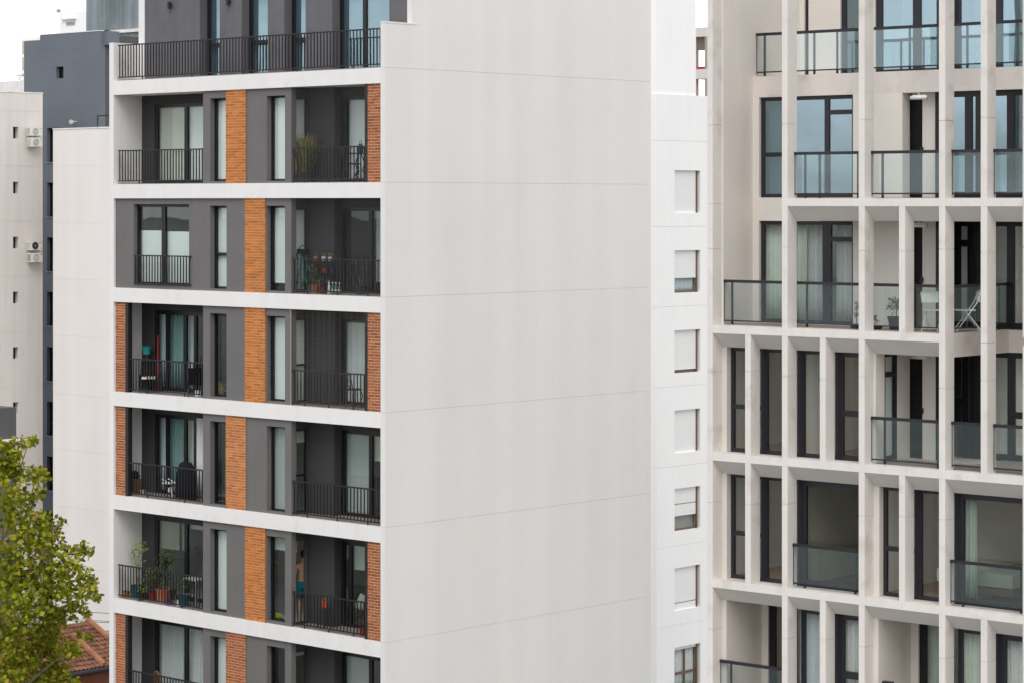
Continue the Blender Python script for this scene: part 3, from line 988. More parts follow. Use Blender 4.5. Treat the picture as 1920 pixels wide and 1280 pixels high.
# ---- left return wall of rows 0-2 and the deep wall with its tall window strip
MB().box(FX['F1'][1] - 0.02, XW, FD, YD + 2.2, FC(2), CTOP).build('return_wall', 'concrete_wall', cb)
wl0, wl1 = cx(1426, YD + 0.06), cx(1602, YD + 0.06)
XR1 = cx(1637, YD)
z1w = HC + 2.40
holesD = [(wl0, wl1, FC(1) + 0.02, z1w), (wl0, wl1, FC(2) + 0.02, CT(2) - 0.02)]
wall_mb(front_map(YD), XW, XS, FC(2), z1w, 0.16, holesD).build('balcony_wall', 'concrete_wall', cb)
mdl = cx(1551, YD + 0.1)
window(cb, front_map(YD + 0.08), wl0 - 0.004, wl1 + 0.004, FC(1) + 0.02, z1w - 0.002, mull=[cx(1475, YD + 0.1), mdl], trans=[(0, FC(1) + 1.0), (2, z1w - 0.38)], fw=0.085, mw=0.12,
       fmat='frame_dark', gmat='pane_mirror', name='balcony_window',
       blinds=[(wl0 + 0.1, cx(1475, YD + 0.1) - 0.08, FC(1) + 0.1, z1w - 0.1, 'blind_grey', 0.1)])
window(cb, front_map(YD + 0.08), wl0 - 0.004, wl1 + 0.004, FC(2) + 0.02, CT(2) - 0.022, mull=[mdl], trans=[(1, CT(2) - 0.42)], fw=0.085, mw=0.22, fmat='frame_dark', gmat='pane_clear', name='balcony_window')
# floor of the row-2 balcony and the void before the first bay of row 1
MB().box(XW, FX['F4'][0], 0.4, YD, FC(2) - 0.003, FC(2) + 0.012).build('balcony_floor', 'floor_tile', cb)
MB().box(FX['F2'][1], XEND, 0.4, YR, FC(1) - 0.003, FC(1) + 0.012).build('balcony_floor', 'floor_tile', cb)

# ---- service recess between F3 and F4 on rows 1-3
YQ = YD + 0.30
for k, zc in ((1, z1w), (2, CT(2)), (3, CT(3))):
    zf = FC(k)
    if k < 3:
        lx = XS
    else:
        lx = FX['F3'][1]
    d0, d1 = cx(1703, YQ), cx(1729.5, YQ)
    e1 = cx(1755, YQ)
    if k < 3:
        MB().box(lx - 0.12, lx + 0.002, YD + 0.162, YQ, zf, zc).build('recess_wall', 'concrete_wall', cb)
    wall_mb(front_map(YQ), lx + 0.004, e1, zf, zc, 0.12, [(d0, d1, zf, zc - 0.02)]).build('recess_wall', 'concrete_wall', cb)
    dr = MB().box(d0, d1, YQ + 0.06, YQ + 0.10, zf + 0.02, zc - 0.02).build('louvre_door', 'louvre_black', cb)
    nl = 34
    for i in range(nl):
        z = zf + 0.15 + (zc - zf - 0.35) * i / nl
        if i == 0:
            q = MB().box(d0 + 0.05, d1 - 0.05, YQ + 0.035, YQ + 0.062, 0, 0.035).build('slat', 'louvre_black', dr)
            me = q.data
        else:
            q = bpy.data.objects.new('slat', me); col.objects.link(q); q.parent = dr
        q.location = (0, 0, z)
    MB().box(d1 - 0.035, d1 + 0.03, YQ - 0.04, YQ + 0.03, zf + 1.0, zf + 1.12).build('handle', 'black_metal', dr)
    MB().box(e1 + 0.004, e1 + 0.16, YQ - 0.02, YQ + 0.14, zf, zc).build('dark_jamb', 'frame_black', cb)
    # ceiling tube light
    tx0, tx1 = cx(1708, YD - 0.1), cx(1738, YD - 0.1)
    zl = zc - (0.10 if k > 1 else 0.12)
    t_ = MB().box(tx0 + 0.05, tx1 - 0.05, YD - 0.12, YD - 0.08, zl + 0.02, zl + 0.06).build('tube_light', 'white_plastic', cb)
    MB().sweep([(tx0, YD - 0.1, zl), (tx1, YD - 0.1, zl)], 0.045, 10).build('tube', 'white_plastic', t_, smooth=True)
    MB().box((tx0 + tx1) / 2 - 0.02, (tx0 + tx1) / 2 + 0.02, YD - 0.115, YD - 0.085, zl + 0.06, zc).build('hanger', 'grey_plastic', t_)
# row 3 loggia left side: pier, glazed door
zf, zc = FC(3), CT(3)
MB().box(FX['F3'][1] - 0.12, FX['F3'][1] + 0.05, FD + 0.002, C.Y(1655, FX['F3'][1]), zf, zc).build('loggia_pier', 'concrete_wall', cb)
XF3 = FX['F3'][1]
gy0, gy1 = C.Y(1656, XF3 - 0.02), C.Y(1682, XF3 - 0.02)
window(cb, side_map(XF3 - 0.02), gy0, gy1, zf + 0.02, zc - 0.002, trans=[(0, zc - 0.48)], fw=0.09, fmat='frame_black', gmat='pane_clear', name='glazed_door',
       blinds=[(gy0 - 0.02, gy1, zf + 0.1, zc, 'blind_white', 0.02)])
MB().box(XF3 - 0.12, XF3, gy1 + 0.002, YQ, zf, zc).build('loggia_side_wall', 'concrete_wall', cb)
MB().box(FX['F3'][1], FX['F4'][0], 0.4, YD - 0.1, zf + 0.0, zf + 0.012).build('balcony_floor', 'floor_tile', cb)
MB().box(FX['F4'][0] + 0.002, XEND, 0.4, YR, zf + 0.0, zf + 0.012).build('balcony_floor', 'floor_tile', cb)

# ---- glazing right of F4 on rows 1-3
for k, zc in ((1, z1w), (2, CT(2)), (3, CT(3))):
    zf = FC(k)
    x0 = cx(1755, YQ) + 0.17
    MB().box(cx(1755, YQ) + 0.161, XEND - 0.05, YR - 0.002, YR + 0.03, zf - (0.0 if k != 2 else 0.0), zf + 0.02).build('threshold', 'frame_black', cb)
    yy = YR if k > 1 else YD + 0.14
    px_ = {1: (1814, 1834, 1893), 2: (1822, 1838, 1893), 3: (1808, 1834, 1894)}[k]
    window(cb, front_map(yy + 0.03), cx(1752, yy), XEND - 0.05, zf + 0.02, zc - 0.002, mull=[cx(p, yy) for p in px_],
           trans={1: (), 2: [(0, zc - 0.5)], 3: [(0, zf + 1.25), (3, zf + 1.0)]}[k],
           fw=0.12, mw=0.17, fmat='frame_black', gmat='pane_mirror' if k == 1 else 'pane_clear', name='balcony_window',
           blinds=[(cx(1800, yy + 0.1), cx(1811, yy + 0.1), zf + 0.15, zc - 0.1, 'blind_white', 0.06)] if k > 1 else ())  # pale strip added in place of a light slit reflected in the panes
    if k > 1:
        MB().box(cx(1752, yy) - 0.06, cx(1752, yy) - 0.002, YQ + 0.14, YR + 0.1, zf, zc).build('recess_wall', 'concrete_wall', cb)
    if k > 1:
        MB().box(cx(1760, yy), cx(1806, yy), yy + 0.5, yy + 0.55, zf + 0.02, zc - 0.01).build('dark_room_sheet', 'dark_paint' if k > 1 else 'beige_room', cb)  # dark sheet added behind the glass so the room reads as unlit
# ---- balustrades
for a, b_, posts in (('F2', 'F3', (1508, 1535, 1607)), ('F3', 'F4', (1653,)), ('F4', 'F5', ()), ('F5', 'F6', ()), ('F6', 'F7', ()), ('F7', 'F8', ())):
    balustrade(FX[a][1] + 0.003, FX[b_][0] - 0.003, 0.28, FC(1), [cx(p, 0.28) for p in posts], h=1.0)
balustrade(XW + 0.01, FX['F4'][1] - 0.05, 0.40, FC(2), [cx(p, 0.42) for p in (1372, 1512)], h=1.0, label='long glass balustrade running behind the fins')
balustrade(0.42, YR, None, FC(2), [YR - 0.25], h=1.0, side=FX['F4'][1] - 0.06)
for a, b_, posts in (('F3', 'F4', (1657, 1757)), ('F4', 'F5', ()), ('F5', 'F6', ()), ('F6', 'F7', ()), ('F7', 'F8', ())):
    balustrade(FX[a][1] + 0.003, FX[b_][0] - 0.003, 0.27, FC(3), [cx(p, 0.27) for p in posts], h=1.0)
balustrade(FX['F2'][1] + 0.003, FX['F3'][0] - 0.003, 0.22, FC(4), [cx(p, 0.22) for p in (1507, 1602)], h=0.95)
balustrade(FX['F4'][1] + 0.003, FX['F6'][0] - 0.003, 0.22, FC(4), [cx(p, 0.22) for p in (1804, 1913)], h=0.95)
balustrade(FX['F1'][1] + 0.003, FX['F2'][0] - 0.003, 0.30, FC(5), [cx(1369, 0.3)], h=1.0)
balustrade(FX['F3'][1] + 0.003, FX['F4'][0] - 0.003, 0.30, FC(5), [cx(1657, 0.3)], h=0.93)
MB().box(cx(1646, 0.55), cx(1673, 0.55), 0.5, 0.62, FC(5) + 0.93, FC(5) + 1.0).build('rail_return', 'frame_dark', cb)

# ---- shallow windows of rows 3-5
YW = 0.52
def cell_window(k, a, b_, trans=False, gmat='pane_clear', mull=(), fw=0.085, ret=0.0, blinds=()):
    x0, x1 = FX[a][1] + ret, FX[b_][1]
    if ret:
        MB().box(FX[a][1], x0, FD + 0.002, YW + 0.1, FC(k), CT(k)).build('reveal_pier', 'concrete_wall', cb)
    zf, zc = FC(k) + 0.0, CT(k)
    return window(cb, front_map(YW), x0 + 0.002, x1, zf, zc - 0.002, mull=mull, trans=[(0, zf + 1.02)] if trans else (), fw=fw, fmat='frame_dark', gmat=gmat, blinds=blinds)
cell_window(3, 'F1', 'm1', True, ret=0.13)
cell_window(3, 'm1', 'F2')
cell_window(3, 'F2', 'm2')
cell_window(3, 'm2', 'F3', True, fw=0.11)
cell_window(4, 'F1', 'm1', True, ret=0.13)
cell_window(4, 'm1', 'F2')
cell_window(4, 'F2', 'F3', gmat='pane_smoke', fw=0.14)
cell_window(4, 'F3', 'm3', True, ret=0.14)
cell_window(4, 'm3', 'F4')
cell_window(4, 'F4', 'F6', gmat='pane_dark', fw=0.13)
for k_ in (4, 5):
    cell_window(k_, 'F6', 'F7', fw=0.13)
    cell_window(k_, 'F7', 'F8', fw=0.13)
cell_window(5, 'F2', 'm2', fw=0.10)
cell_window(5, 'm2', 'F3', True, fw=0.13)
cell_window(5, 'F4', 'F5', fw=0.10)
cell_window(5, 'F5', 'F6', fw=0.14)
# row 5 loggias: side wall, recessed window
for a, b_, p0, p1 in (('F1', 'F2', 1440, 1468), ('F3', 'F4', 1722, 1764)):
    zf, zc = FC(5), CT(5)
    yq = C.Y(1428, FX['F1'][1] + 0.12) if a == 'F1' else C.Y(1708, FX['F3'][1] + 0.12)
    MB().box(FX[a][1], FX[a][1] + 0.12, FD + 0.002, yq, zf, zc).build('loggia_side_wall', 'concrete_wall', cb)
    w0 = cx(p0, yq)
    MB().box(FX[a][1] + 0.121, w0, yq, yq + 0.12, zf, zc).build('loggia_wall', 'concrete_wall', cb)
    window(cb, front_map(yq + 0.05), w0 + 0.002, FX[b_][1] + 0.6, zf + 0.02, zc - 0.002, fw=0.16, fmat='frame_black', gmat='pane_clear', name='loggia_window')
    MB().box(FX[a][1] + 0.121, FX[b_][0], 0.4, yq, zf + 0.0, zf + 0.012).build('balcony_floor', 'floor_tile', cb)
# interiors: wood floors, partitions, ceilings are the slabs above
for k in (2, 3, 4, 5):
    y0 = YD + 0.3 if k == 2 else YW + 0.12
    MB().box(FX['F1'][1], FX['F3'][0] - 0.05, y0, YB - 0.05, FC(k) + 0.001, FC(k) + 0.014).build('room_floor', 'wood_floor', cb)
    if k > 3:
        MB().box(FX['F3'][0] + 0.05, XEND - 0.05, y0 + (1.2 if k == 5 else 0), YB - 0.05, FC(k) + 0.001, FC(k) + 0.014).build('room_floor', 'wood_floor', cb)
    zc = CT(k)
    for n_, y0_ in (('F2', YW + 0.12), ('F3', YW + 0.12), ('F4', YW + 0.12)):
        if k == 2:
            y0_ = YD + 0.5
            if n_ == 'F2':
                continue
        if k == 3 and n_ == 'F3':
            y0_ = YQ + 0.2
        if n_ == 'F4' and k == 2:
            y0_ = YR + 0.2
        if k == 3 and n_ == 'F4':
            y0_ = YR + 0.2
        if k == 5 and n_ in ('F4', 'F2'):
            y0_ = 2.6
        xm = FX[n_][0] + 0.03
        MB().box(xm, xm + 0.1, y0_, 3.39, FC(k), zc).build('partition', 'beige_room', cb)
    MB().box(FX['F1'][1], XEND - 0.05, 3.4, 3.5, FC(k), zc).build('partition', 'beige_room', cb)
MB().box(FX['F1'][1], XEND - 0.05, 4.6, 4.7, FC(1), z1w).build('partition', 'beige_room', cb)

# ---- curtains
def ccurt(k, p0, p1, Y, label, mat, z_off=0.03, waves=8, amp=0.03, gather=0.0, seed=1, zt=None):
    return curtain(C, front_map(Y), cx(p0, Y), cx(p1, Y), FC(k) + z_off, (zt or CT(k)) - 0.03, label, mat, waves, amp, gather, seed=seed)
yc = YD + 0.30
ccurt(2, 1432, 1478, yc, 'pale mint curtain, leftmost one behind the balcony window of the concrete block', 'curtain_mint', waves=6, gather=0.10, seed=2)
ccurt(2, 1494, 1512, yc, 'narrow cream curtain gathered beside the big balcony window pane', 'curtain_mint', waves=4, seed=3)
ccurt(2, 1514, 1542, yc + 0.12, 'sheer white curtain behind the reflecting balcony window pane', 'curtain_white', waves=6, seed=4)
ccurt(2, 1570, 1604, yc, 'white curtain behind the balcony door beside the potted plants', 'curtain_white', waves=8, gather=-0.08, seed=5)
yc = YW + 0.22
ccurt(4, 1800, 1834, yc, 'mint curtain bunched at the side of the open bedroom window', 'curtain_mint', waves=5, amp=0.05, seed=6)
ccurt(5, 1500, 1540, yc, 'pale blue curtain in the narrow lower window, left of two slots', 'curtain_blue', waves=6, seed=7)
ccurt(5, 1570, 1616, yc, 'grey striped curtain in the lower window with a crossbar', 'curtain_white', waves=9, amp=0.045, seed=8)
ccurt(5, 1800, 1842, yc, 'mint curtain drawn in the narrow lower window near the right edge', 'curtain_mint', waves=5, amp=0.05, seed=9)
ccurt(5, 1876, 1922, yc, 'white curtain in the lowest window at the right edge of the picture', 'curtain_white', waves=7, seed=10)
ccurt(5, 1733, 1768, C.Y(1708, FX['F3'][1] + 0.12) + 0.25, 'pale green curtain behind the recessed window of the lower loggia', 'curtain_mint', waves=6, seed=11)

# ---------------------------------------------------------------- white block between the two
W = Frame(px=1231, depth=91.7, alpha=ALPHA)
wb = thing('white_building', 'slim white apartment block with a column of roller shutter windows, between the two larger blocks', 'building', W, (0, 0, 0))
WF = (-4.5, 0.0)
ys = W.Y(1340)
zpar = W.Zx(1280, 178.5)
wy0, wy1 = W.Y(1264.7), W.Y(1313)
tops = [320, 469.5, 618.5, 767, 913, 1061, 1209, 1357]
hol = []
for i, t in enumerate(tops):
    z1 = W.Zx(1289, t)
    hol.append((wy0, wy1, z1 - 1.53, z1))
groove = [W.Zx(1270, y) for y in (264.5, 425, 574.5, 724, 873, 1022, 1171, 1320)]
lev = [W.Zx(1270, 1400)] + groove[::-1] + [zpar]
for z0, z1 in zip(lev, lev[1:]):
    hh = [h for h in hol if h[2] < z1 and h[3] > z0]
    wall_mb(side_map(0.0), 0.0, ys + 1.0, z0 + 0.003, z1 - 0.003, 0.3, hh).build('wall_panel', 'white_wall', wb)
    MB().box(-4.5, -0.301, 0.0, 0.25, z0 + 0.003, z1 - 0.003).build('wall_panel', 'white_wall', wb)
MB().box(-4.4, -0.29, 0.26, ys + 0.9, 0, zpar - 0.05).build('wall_core', 'grey_plastic', wb)
MB().box(-4.5, 0.0, 0.0, ys + 1.0, 0, lev[0]).build('lower_wall', 'white_wall', wb)
yu = W.Y(1305, -0.05)
MB().box(-4.5, -0.05, 0.03, yu, zpar + 0.001, HC + 11.0).build('upper_wall', 'white_bright', wb)
for i, h in enumerate(hol):
    frac = [0.0, 0.32, 0.07, 0.0, 0.34, 0.0, 0.92, 0.0][i]
    zlo = h[2] + (h[3] - h[2]) * frac
    mp = side_map(-0.135)
    o = window(wb, mp, h[0] - 0.01, h[1] + 0.01, h[2] - 0.0, h[3] - 0.0, mull=[(h[0] + h[1]) / 2] if i in (6,) else (), trans=[(0, h[2] + 0.55), (1, h[2] + 0.55)] if i == 6 else (),
               fw=0.07, fmat='brown_frame', gmat='pane_clear', depth=0.05)
    sh = MB(side_map(-0.10))
    n = 26
    for j in range(n):
        za = h[2] + (h[3] - h[2]) * j / n
        if za + 0.01 < zlo:
            continue
        zb_ = za + (h[3] - h[2]) / n - 0.014
        sh.box(h[0] + 0.01, h[1] - 0.14, 0.0, 0.02, za, zb_)
        sh.box(h[0] + 0.01, h[1] - 0.14, 0.012, 0.022, zb_, zb_ + 0.014)
    sh.build('roller_shutter', 'shutter_white', o)
    if i in (4, 5):
        zs_ = h[2] + (h[3] - h[2]) * (0.62 if i == 4 else 0.16)
        MB(side_map(-0.095)).box(h[0] + 0.01, h[1] - 0.14, 0.0, 0.004, zs_, zs_ + 0.022).build('shutter_slit', 'brown_frame', o)
    MB(side_map(-0.06)).box(h[1] - 0.135, h[1] - 0.10, 0.0, 0.08, h[2], h[3]).build('shutter_track', 'brown_frame', o)
curtain(W, side_map(-0.24), wy0 + 0.05, wy1 - 0.1, hol[1][2] + 0.05, hol[1][2] + 0.6, 'white curtain showing below a half closed roller shutter', 'curtain_blue', 5, 0.03, seed=21)
curtain(W, side_map(-0.24), wy0 + 0.3, wy1 - 0.15, hol[6][2] + 0.05, hol[6][3] - 0.1, 'pale curtain in the open brown framed window of the slim white block', 'curtain_white', 5, 0.03, seed=22)

# unfinished building far behind
U = Frame(px=1316, depth=150, alpha=ALPHA)
ub = thing('unfinished_building', 'unfinished concrete building with open brown rooms far behind the white block', 'building', U, (0, 0, 0))
zz = [U.Z(1316, y) for y in (52, 69, 130, 148, 181, 200)]
x0, x1 = U.X(1298), U.X(1345)
for a, b_ in ((zz[1], zz[0]), (zz[3], zz[2]), (zz[5], zz[4])):
    MB().box(x0, x1, 0, 6, a, b_).build('floor_slab', 'beige_wall', ub)
MB().box(U.X(1298), U.X(1345), 0.6, 0.9, zz[1] - 0.75, zz[1]).build('inner_beam', 'rough_block', ub)
MB().box(U.X(1320), U.X(1326), 3.0, 3.3, zz[2], zz[1]).build('inner_column', 'rough_block', ub)
for z0, z1 in ((zz[2], zz[1]), (zz[4], zz[3])):
    MB().box(U.X(1321.5), U.X(1328), 0, 0.4, z0, z1).build('column', 'rough_block', ub)
    MB().box(U.X(1298), U.X(1302), 0, 0.4, z0, z1).build('column', 'rough_block', ub)
MB().box(U.X(1298), U.X(1345), 5.5, 5.9, zz[4], zz[3]).build('rear_wall', 'rough_block', ub)
MB().box(U.X(1298), U.X(1345), 0.5, 5.9, 0, zz[5]).build('lower_wall', 'rough_block', ub)
MB().box(U.X(1304), U.X(1322), 0.2, 0.3, zz[2], zz[2] + 0.15).build('guard_board', 'red_plastic', ub)
MB().box(U.X(1306), U.X(1320), 2.0, 2.1, zz[4] + 0.3, zz[4] + 0.5).build('guard_board', 'red_plastic', ub)

# ---------------------------------------------------------------- left background
# beige block with small windows, facing right
L1 = Frame(px=80, depth=133.5, alpha=ALPHA)
l1 = thing('beige_building', 'beige windowless block with a column of tiny dark windows at the left edge', 'building', L1, (0, 0, 0))
yl0 = L1.Y(-160)
ztop = L1.Zx(40, 174.5)
gro = [L1.Zx(40, y) for y in (209, 312, 415, 518.5, 621.5, 725, 828, 931, 1034, 1137, 1240)]
wy = (L1.Y(24.5), L1.Y(34.5))
hol = []
for i in range(9):
    z1 = L1.Zx(30, 238.3 + i * 103.0)
    hol.append((wy[0], wy[1], z1 - 0.60, z1))
lev = [0.0] + gro[::-1] + [ztop]
for z0, z1 in zip(lev, lev[1:]):
    wall_mb(side_map(0.0), yl0, 0.0, z0 + 0.008, z1 - 0.008, 0.35, [h for h in hol if z0 < h[2] < z1]).build('wall_panel', 'beige_wall', l1)
MB().box(-8.0, -0.36, yl0, 0.0, 0, ztop - 0.1).build('wall_core', 'dark_block', l1)
for zg in gro:
    MB().box(-0.34, -0.012, yl0, -0.02, zg - 0.009, zg + 0.009).build('joint', 'beige_wall', l1)
MB().box(-0.36, 0.02, yl0, 0.02, ztop, ztop + 0.05).build('parapet_cap', 'dirty_white', l1)
for h in hol:
    window(l1, side_map(-0.28), h[0], h[1], h[2], h[3], fw=0.03, depth=0.04, fmat='frame_black', gmat='pane_dark')

def ac_unit(label, y0, y1, z0, z1, fan, side_dark, badge):
    """Outdoor condenser on a bracket: casing, side grille, fan with ring guard and hub, badge."""
    t = thing('air_conditioner', label, 'air conditioner', L1, (0, (y0 + y1) / 2, z0), group='air conditioners on the beige wall')
    w, h, d = y1 - y0, z1 - z0, 0.34
    e = 0.10
    MB().box(e, e + d, -w / 2, w / 2, 0.03, h).build('casing', 'cream_plastic', t)
    MB().box(e + 0.03, e + d - 0.03, -w / 2 - 0.004, -w / 2 + 0.002, 0.08, h - 0.06).build('side_grille', 'charcoal_plastic' if side_dark else 'grey_plastic', t)
    b = MB()
    for i in range(7):
        b.box(e + 0.02, e + d - 0.02, -w / 2 - 0.014, -w / 2 - 0.004, 0.08 + (h - 0.15) * i / 6, 0.095 + (h - 0.15) * i / 6)
    for i in range(3):
        x = e + 0.04 + (d - 0.09) * i / 2
        b.box(x, x + 0.015, -w / 2 - 0.012, -w / 2 - 0.005, 0.085, h - 0.06)
    b.build('side_louvres', 'cream_plastic', t, kind='stuff')
    cy, cz, R_ = -w * 0.06, h * 0.52, h * 0.39
    MB().add([(e + d + 0.003, cy + R_ * math.cos(a * math.pi / 12), cz + R_ * math.sin(a * math.pi / 12)) for a in range(24)] +
             [(e + d - 0.01, cy + R_ * math.cos(a * math.pi / 12), cz + R_ * math.sin(a * math.pi / 12)) for a in range(24)],
             [tuple(range(24)), tuple(range(47, 23, -1))] + [(i, 24 + i, 24 + (i + 1) % 24, (i + 1) % 24) for i in range(24)]).build('fan_recess', fan, t)
    g_ = MB()
    for r in (0.3, 0.55, 0.8, 1.0):
        g_.torus((e + d + 0.012, cy, cz), R_ * r, 0.006, 'x', 20, 4)
    for a in range(8):
        c_, s_ = math.cos(a * math.pi / 4), math.sin(a * math.pi / 4)
        g_.sweep([(e + d + 0.012, cy, cz), (e + d + 0.012, cy + R_ * c_, cz + R_ * s_)], 0.004, 4)
    g_.build('fan_guard', 'cream_plastic' if fan != 'charcoal_plastic' else 'charcoal_plastic', t)
    MB().sweep([(e + d, cy, cz), (e + d + 0.02, cy, cz)], R_ * 0.18, 12).build('hub', 'white_plastic' if fan != 'charcoal_plastic' else 'grey_plastic', t)
    MB().box(e + d + 0.001, e + d + 0.005, w * 0.30, w * 0.46, h * 0.80, h * 0.90).build('badge', badge, t)
    for s in (-0.32, 0.32):
        MB().box(0.0, e + d, w * s - 0.015, w * s + 0.015, 0.0, 0.03).build('bracket', 'grey_plastic', t)
def acb(p0, p1, y0, y1):
    X = 0.44
    return (L1.Y(p0, X), L1.Y(p1, X), L1.Zx(66, y1, X), L1.Zx(66, y0, X))
ac_unit('cream air conditioner with grey fan, topmost of the four on the beige wall', *acb(57, 79, 238.5, 256), 'grey_plastic', False, 'grey_plastic')
ac_unit('cream air conditioner with grey fan, lower unit of the upper pair', *acb(58, 79.5, 258.5, 276.5), 'grey_plastic', False, 'grey_plastic')
ac_unit('white air conditioner with black fan and teal badge, upper unit of the lower pair', *acb(57, 77.5, 452.5, 470.5), 'charcoal_plastic', False, 'teal_plastic')
ac_unit('white air conditioner with dark side slot and orange badge, lowest of the four', *acb(58.5, 79.5, 475, 493), 'grey_plastic', True, 'orange_pot')

# slate grey block
L2 = Frame(px=186.5, depth=139.5, alpha=ALPHA)
l2 = thing('slate_building', 'dark slate grey building with patched wall and one tiny window, behind the pale wall', 'building', L2, (0, 0, 0))
zt2 = L2.Z(186, 58.5)
hx = [(L2.X(105.2), L2.X(119), L2.Z(112, 147.5), L2.Z(112, 125.5))]
for i in range(9):
    z1 = L2.Z(94, 240.5 + i * 102.4)
    hx.append((L2.X(88), L2.X(118), z1 - 1.88, z1))
xlm = L2.X(75)
wall_mb(front_map(0.0), xlm, 0.0, 0, zt2, 0.4, hx).build('front_wall', 'slate_wall', l2)
MB().box(L2.X(45), xlm, 0.0, 6.0, 0, zt2 - 0.28).build('front_wall', 'slate_wall', l2)
MB().box(xlm, 0.0, 0.41, 8.0, 0, zt2 - 0.2).build('wall_core', 'dark_block', l2)
MB().box(-0.3, 0.35, 0.3, 1.1, zt2 - 0.75, zt2 + 0.0).build('corner_block', 'slate_wall', l2)
MB().box(xlm, 0.02, -0.02, 0.3, zt2, zt2 + 0.04).build('parapet_cap', 'dirty_white', l2)
for i, h in enumerate(hx):
    window(l2, front_map(0.22), h[0], h[1], h[2], h[3], trans=[(0, h[2] + 0.72)] if i else (), fw=0.05 if i == 0 else 0.09, fmat='frame_black', gmat='pane_dark',
           blinds=[(h[0], h[1], h[2] + 0.05, h[2] + 0.7, 'blind_grey', 0.05)] if i % 2 else [])
    if i:
        MB().box(h[0] - 0.05, h[1], -0.04, 0.22, h[2] - 0.06, h[2]).build('sill', 'slate_stain', l2)
# raised plaster patches
rngp = random.Random(3)
for pts in (((76, 100), (85, 92), (98, 88)), ((80, 88), (92, 93), (104, 91), (110, 86)), ((122, 88), (130, 92), (145, 93), (152, 88)), ((76, 138), (90, 131), (104, 125)), ((78, 110), (88, 108), (96, 107)),
            ((120, 128), (128, 131), (134, 126)), ((80, 151), (96, 152), (110, 150)), ((140, 118), (150, 114), (160, 113))):
    MB().sweep([(L2.X(p), 0.010, L2.Z(p, q)) for p, q in pts], 0.018, 6).build('plaster_ridge', 'slate_wall', l2)
# small horn loudspeaker lamp on the slate wall
hl = thing('floodlight', 'small white floodlight sticking out of the slate grey wall', 'lamp', L2, (L2.X(143), 0, L2.Z(143, 229)))
MB().sweep([(0, 0, 0), (0.0, -0.25, 0.02)], 0.03, 8).build('arm', 'white_plastic', hl)
MB().sweep([(0.0, -0.25, 0.02), (0.12, -0.42, 0.0), (0.2, -0.5, -0.02)], 0.05, 10, 0.13).build('lamp_head', 'white_plastic', hl)
MB().sweep([(0.2, -0.5, -0.02), (0.215, -0.52, -0.025)], 0.12, 10).build('lens', 'cream_plastic', hl)

# stained blue grey tower behind it
L4 = Frame(px=197.5, depth=150, alpha=ALPHA)
l4 = thing('blue_grey_tower', 'rain stained blue grey rooftop tower behind the slate building', 'building', L4, (0, 0, 0))
zl = L4.Z(197, 57)
MB().box(L4.X(161.5), 0, 0, 6, zl, HC + 14).build('tower_wall', 'slate_stain', l4)
MB().box(0.0, 6.5, L4.Y(219, 0.0), 7.5, zl, HC + 14).build('tower_wall', 'slate_stain', l4)
MB().box(-0.1, 6.6, 0.35, 7.6, zl - 0.18, zl).build('ledge', 'dirty_white', l4)
MB().box(L4.X(150), 6.5, 0.5, 7.5, 0, zl - 0.18).build('lower_wall', 'slate_stain', l4)

# pale wall left of the main block
L3 = Frame(px=205, depth=128, alpha=ALPHA)
l3 = thing('pale_building', 'pale blank rendered wall with fine joints standing just left of the main block', 'building', L3, (0, 0, 0))
zt3 = L3.Z(150, 242)
xl3 = L3.X(99.5)
gr3 = [L3.Z(150, y) for y in (311, 417.5, 524, 631, 740, 845, 953, 1063, 1172)]
lev = [0.0] + gr3[::-1] + [zt3]
for z0, z1 in zip(lev, lev[1:]):
    MB().box(xl3, 3.0, 0, 0.4, z0 + 0.004, z1 - 0.004).build('wall_panel', 'pale_wall', l3)
for zg in gr3:
    MB().box(xl3 + 0.01, 3.0, 0.016, 0.38, zg - 0.005, zg + 0.005).build('joint', 'pale_wall', l3)
MB().box(xl3 + 0.02, 3.0, 0.41, 7.0, 0, zt3 - 0.1).build('wall_core', 'beige_wall', l3)
MB().box(xl3 - 0.02, 3.0, -0.03, 0.42, zt3, zt3 + 0.06).build('parapet_cap', 'dirty_white', l3)
rl = MB()
rx0, rx1 = L3.X(167), L3.X(206)
rl.box(rx0, rx1, 0.5, 0.54, zt3 + 0.62, zt3 + 0.68).box(rx0, rx0 + 0.05, 0.5, 0.54, zt3 - 0.1, zt3 + 0.62)
rl.build('roof_rail', 'black_metal', l3)

# dark box behind the tree
L5 = Frame(px=30.5, depth=104, alpha=ALPHA)
l5 = thing('dark_annex', 'dark grey rooftop box with a white ledge behind the tree top at the left edge', 'building', L5, (0, 0, 0))
a0 = L5.Y(-120)
z_t, z_l, z_m = L5.Zx(30, 762.5), L5.Zx(30, 821), L5.Zx(30, 830)
MB().box(-5, 0, a0, 0.0, z_l, z_t).build('upper_wall', 'dark_block', l5)
MB().box(-5, 0.25, a0, 0.1, z_m, z_l).build('ledge', 'dirty_white', l5)
MB().box(-5, -0.05, a0, 0.0, 0, z_m).build('lower_wall', 'dark_block', l5)
MB().sweep([(-0.5, a0 + 0.3, z_t + 0.05), (-0.8, a0 * 0.5, z_t + 0.14), (-0.5, -0.5, z_t + 0.05)], 0.05, 6).build('pipe', 'grey_plastic', l5)

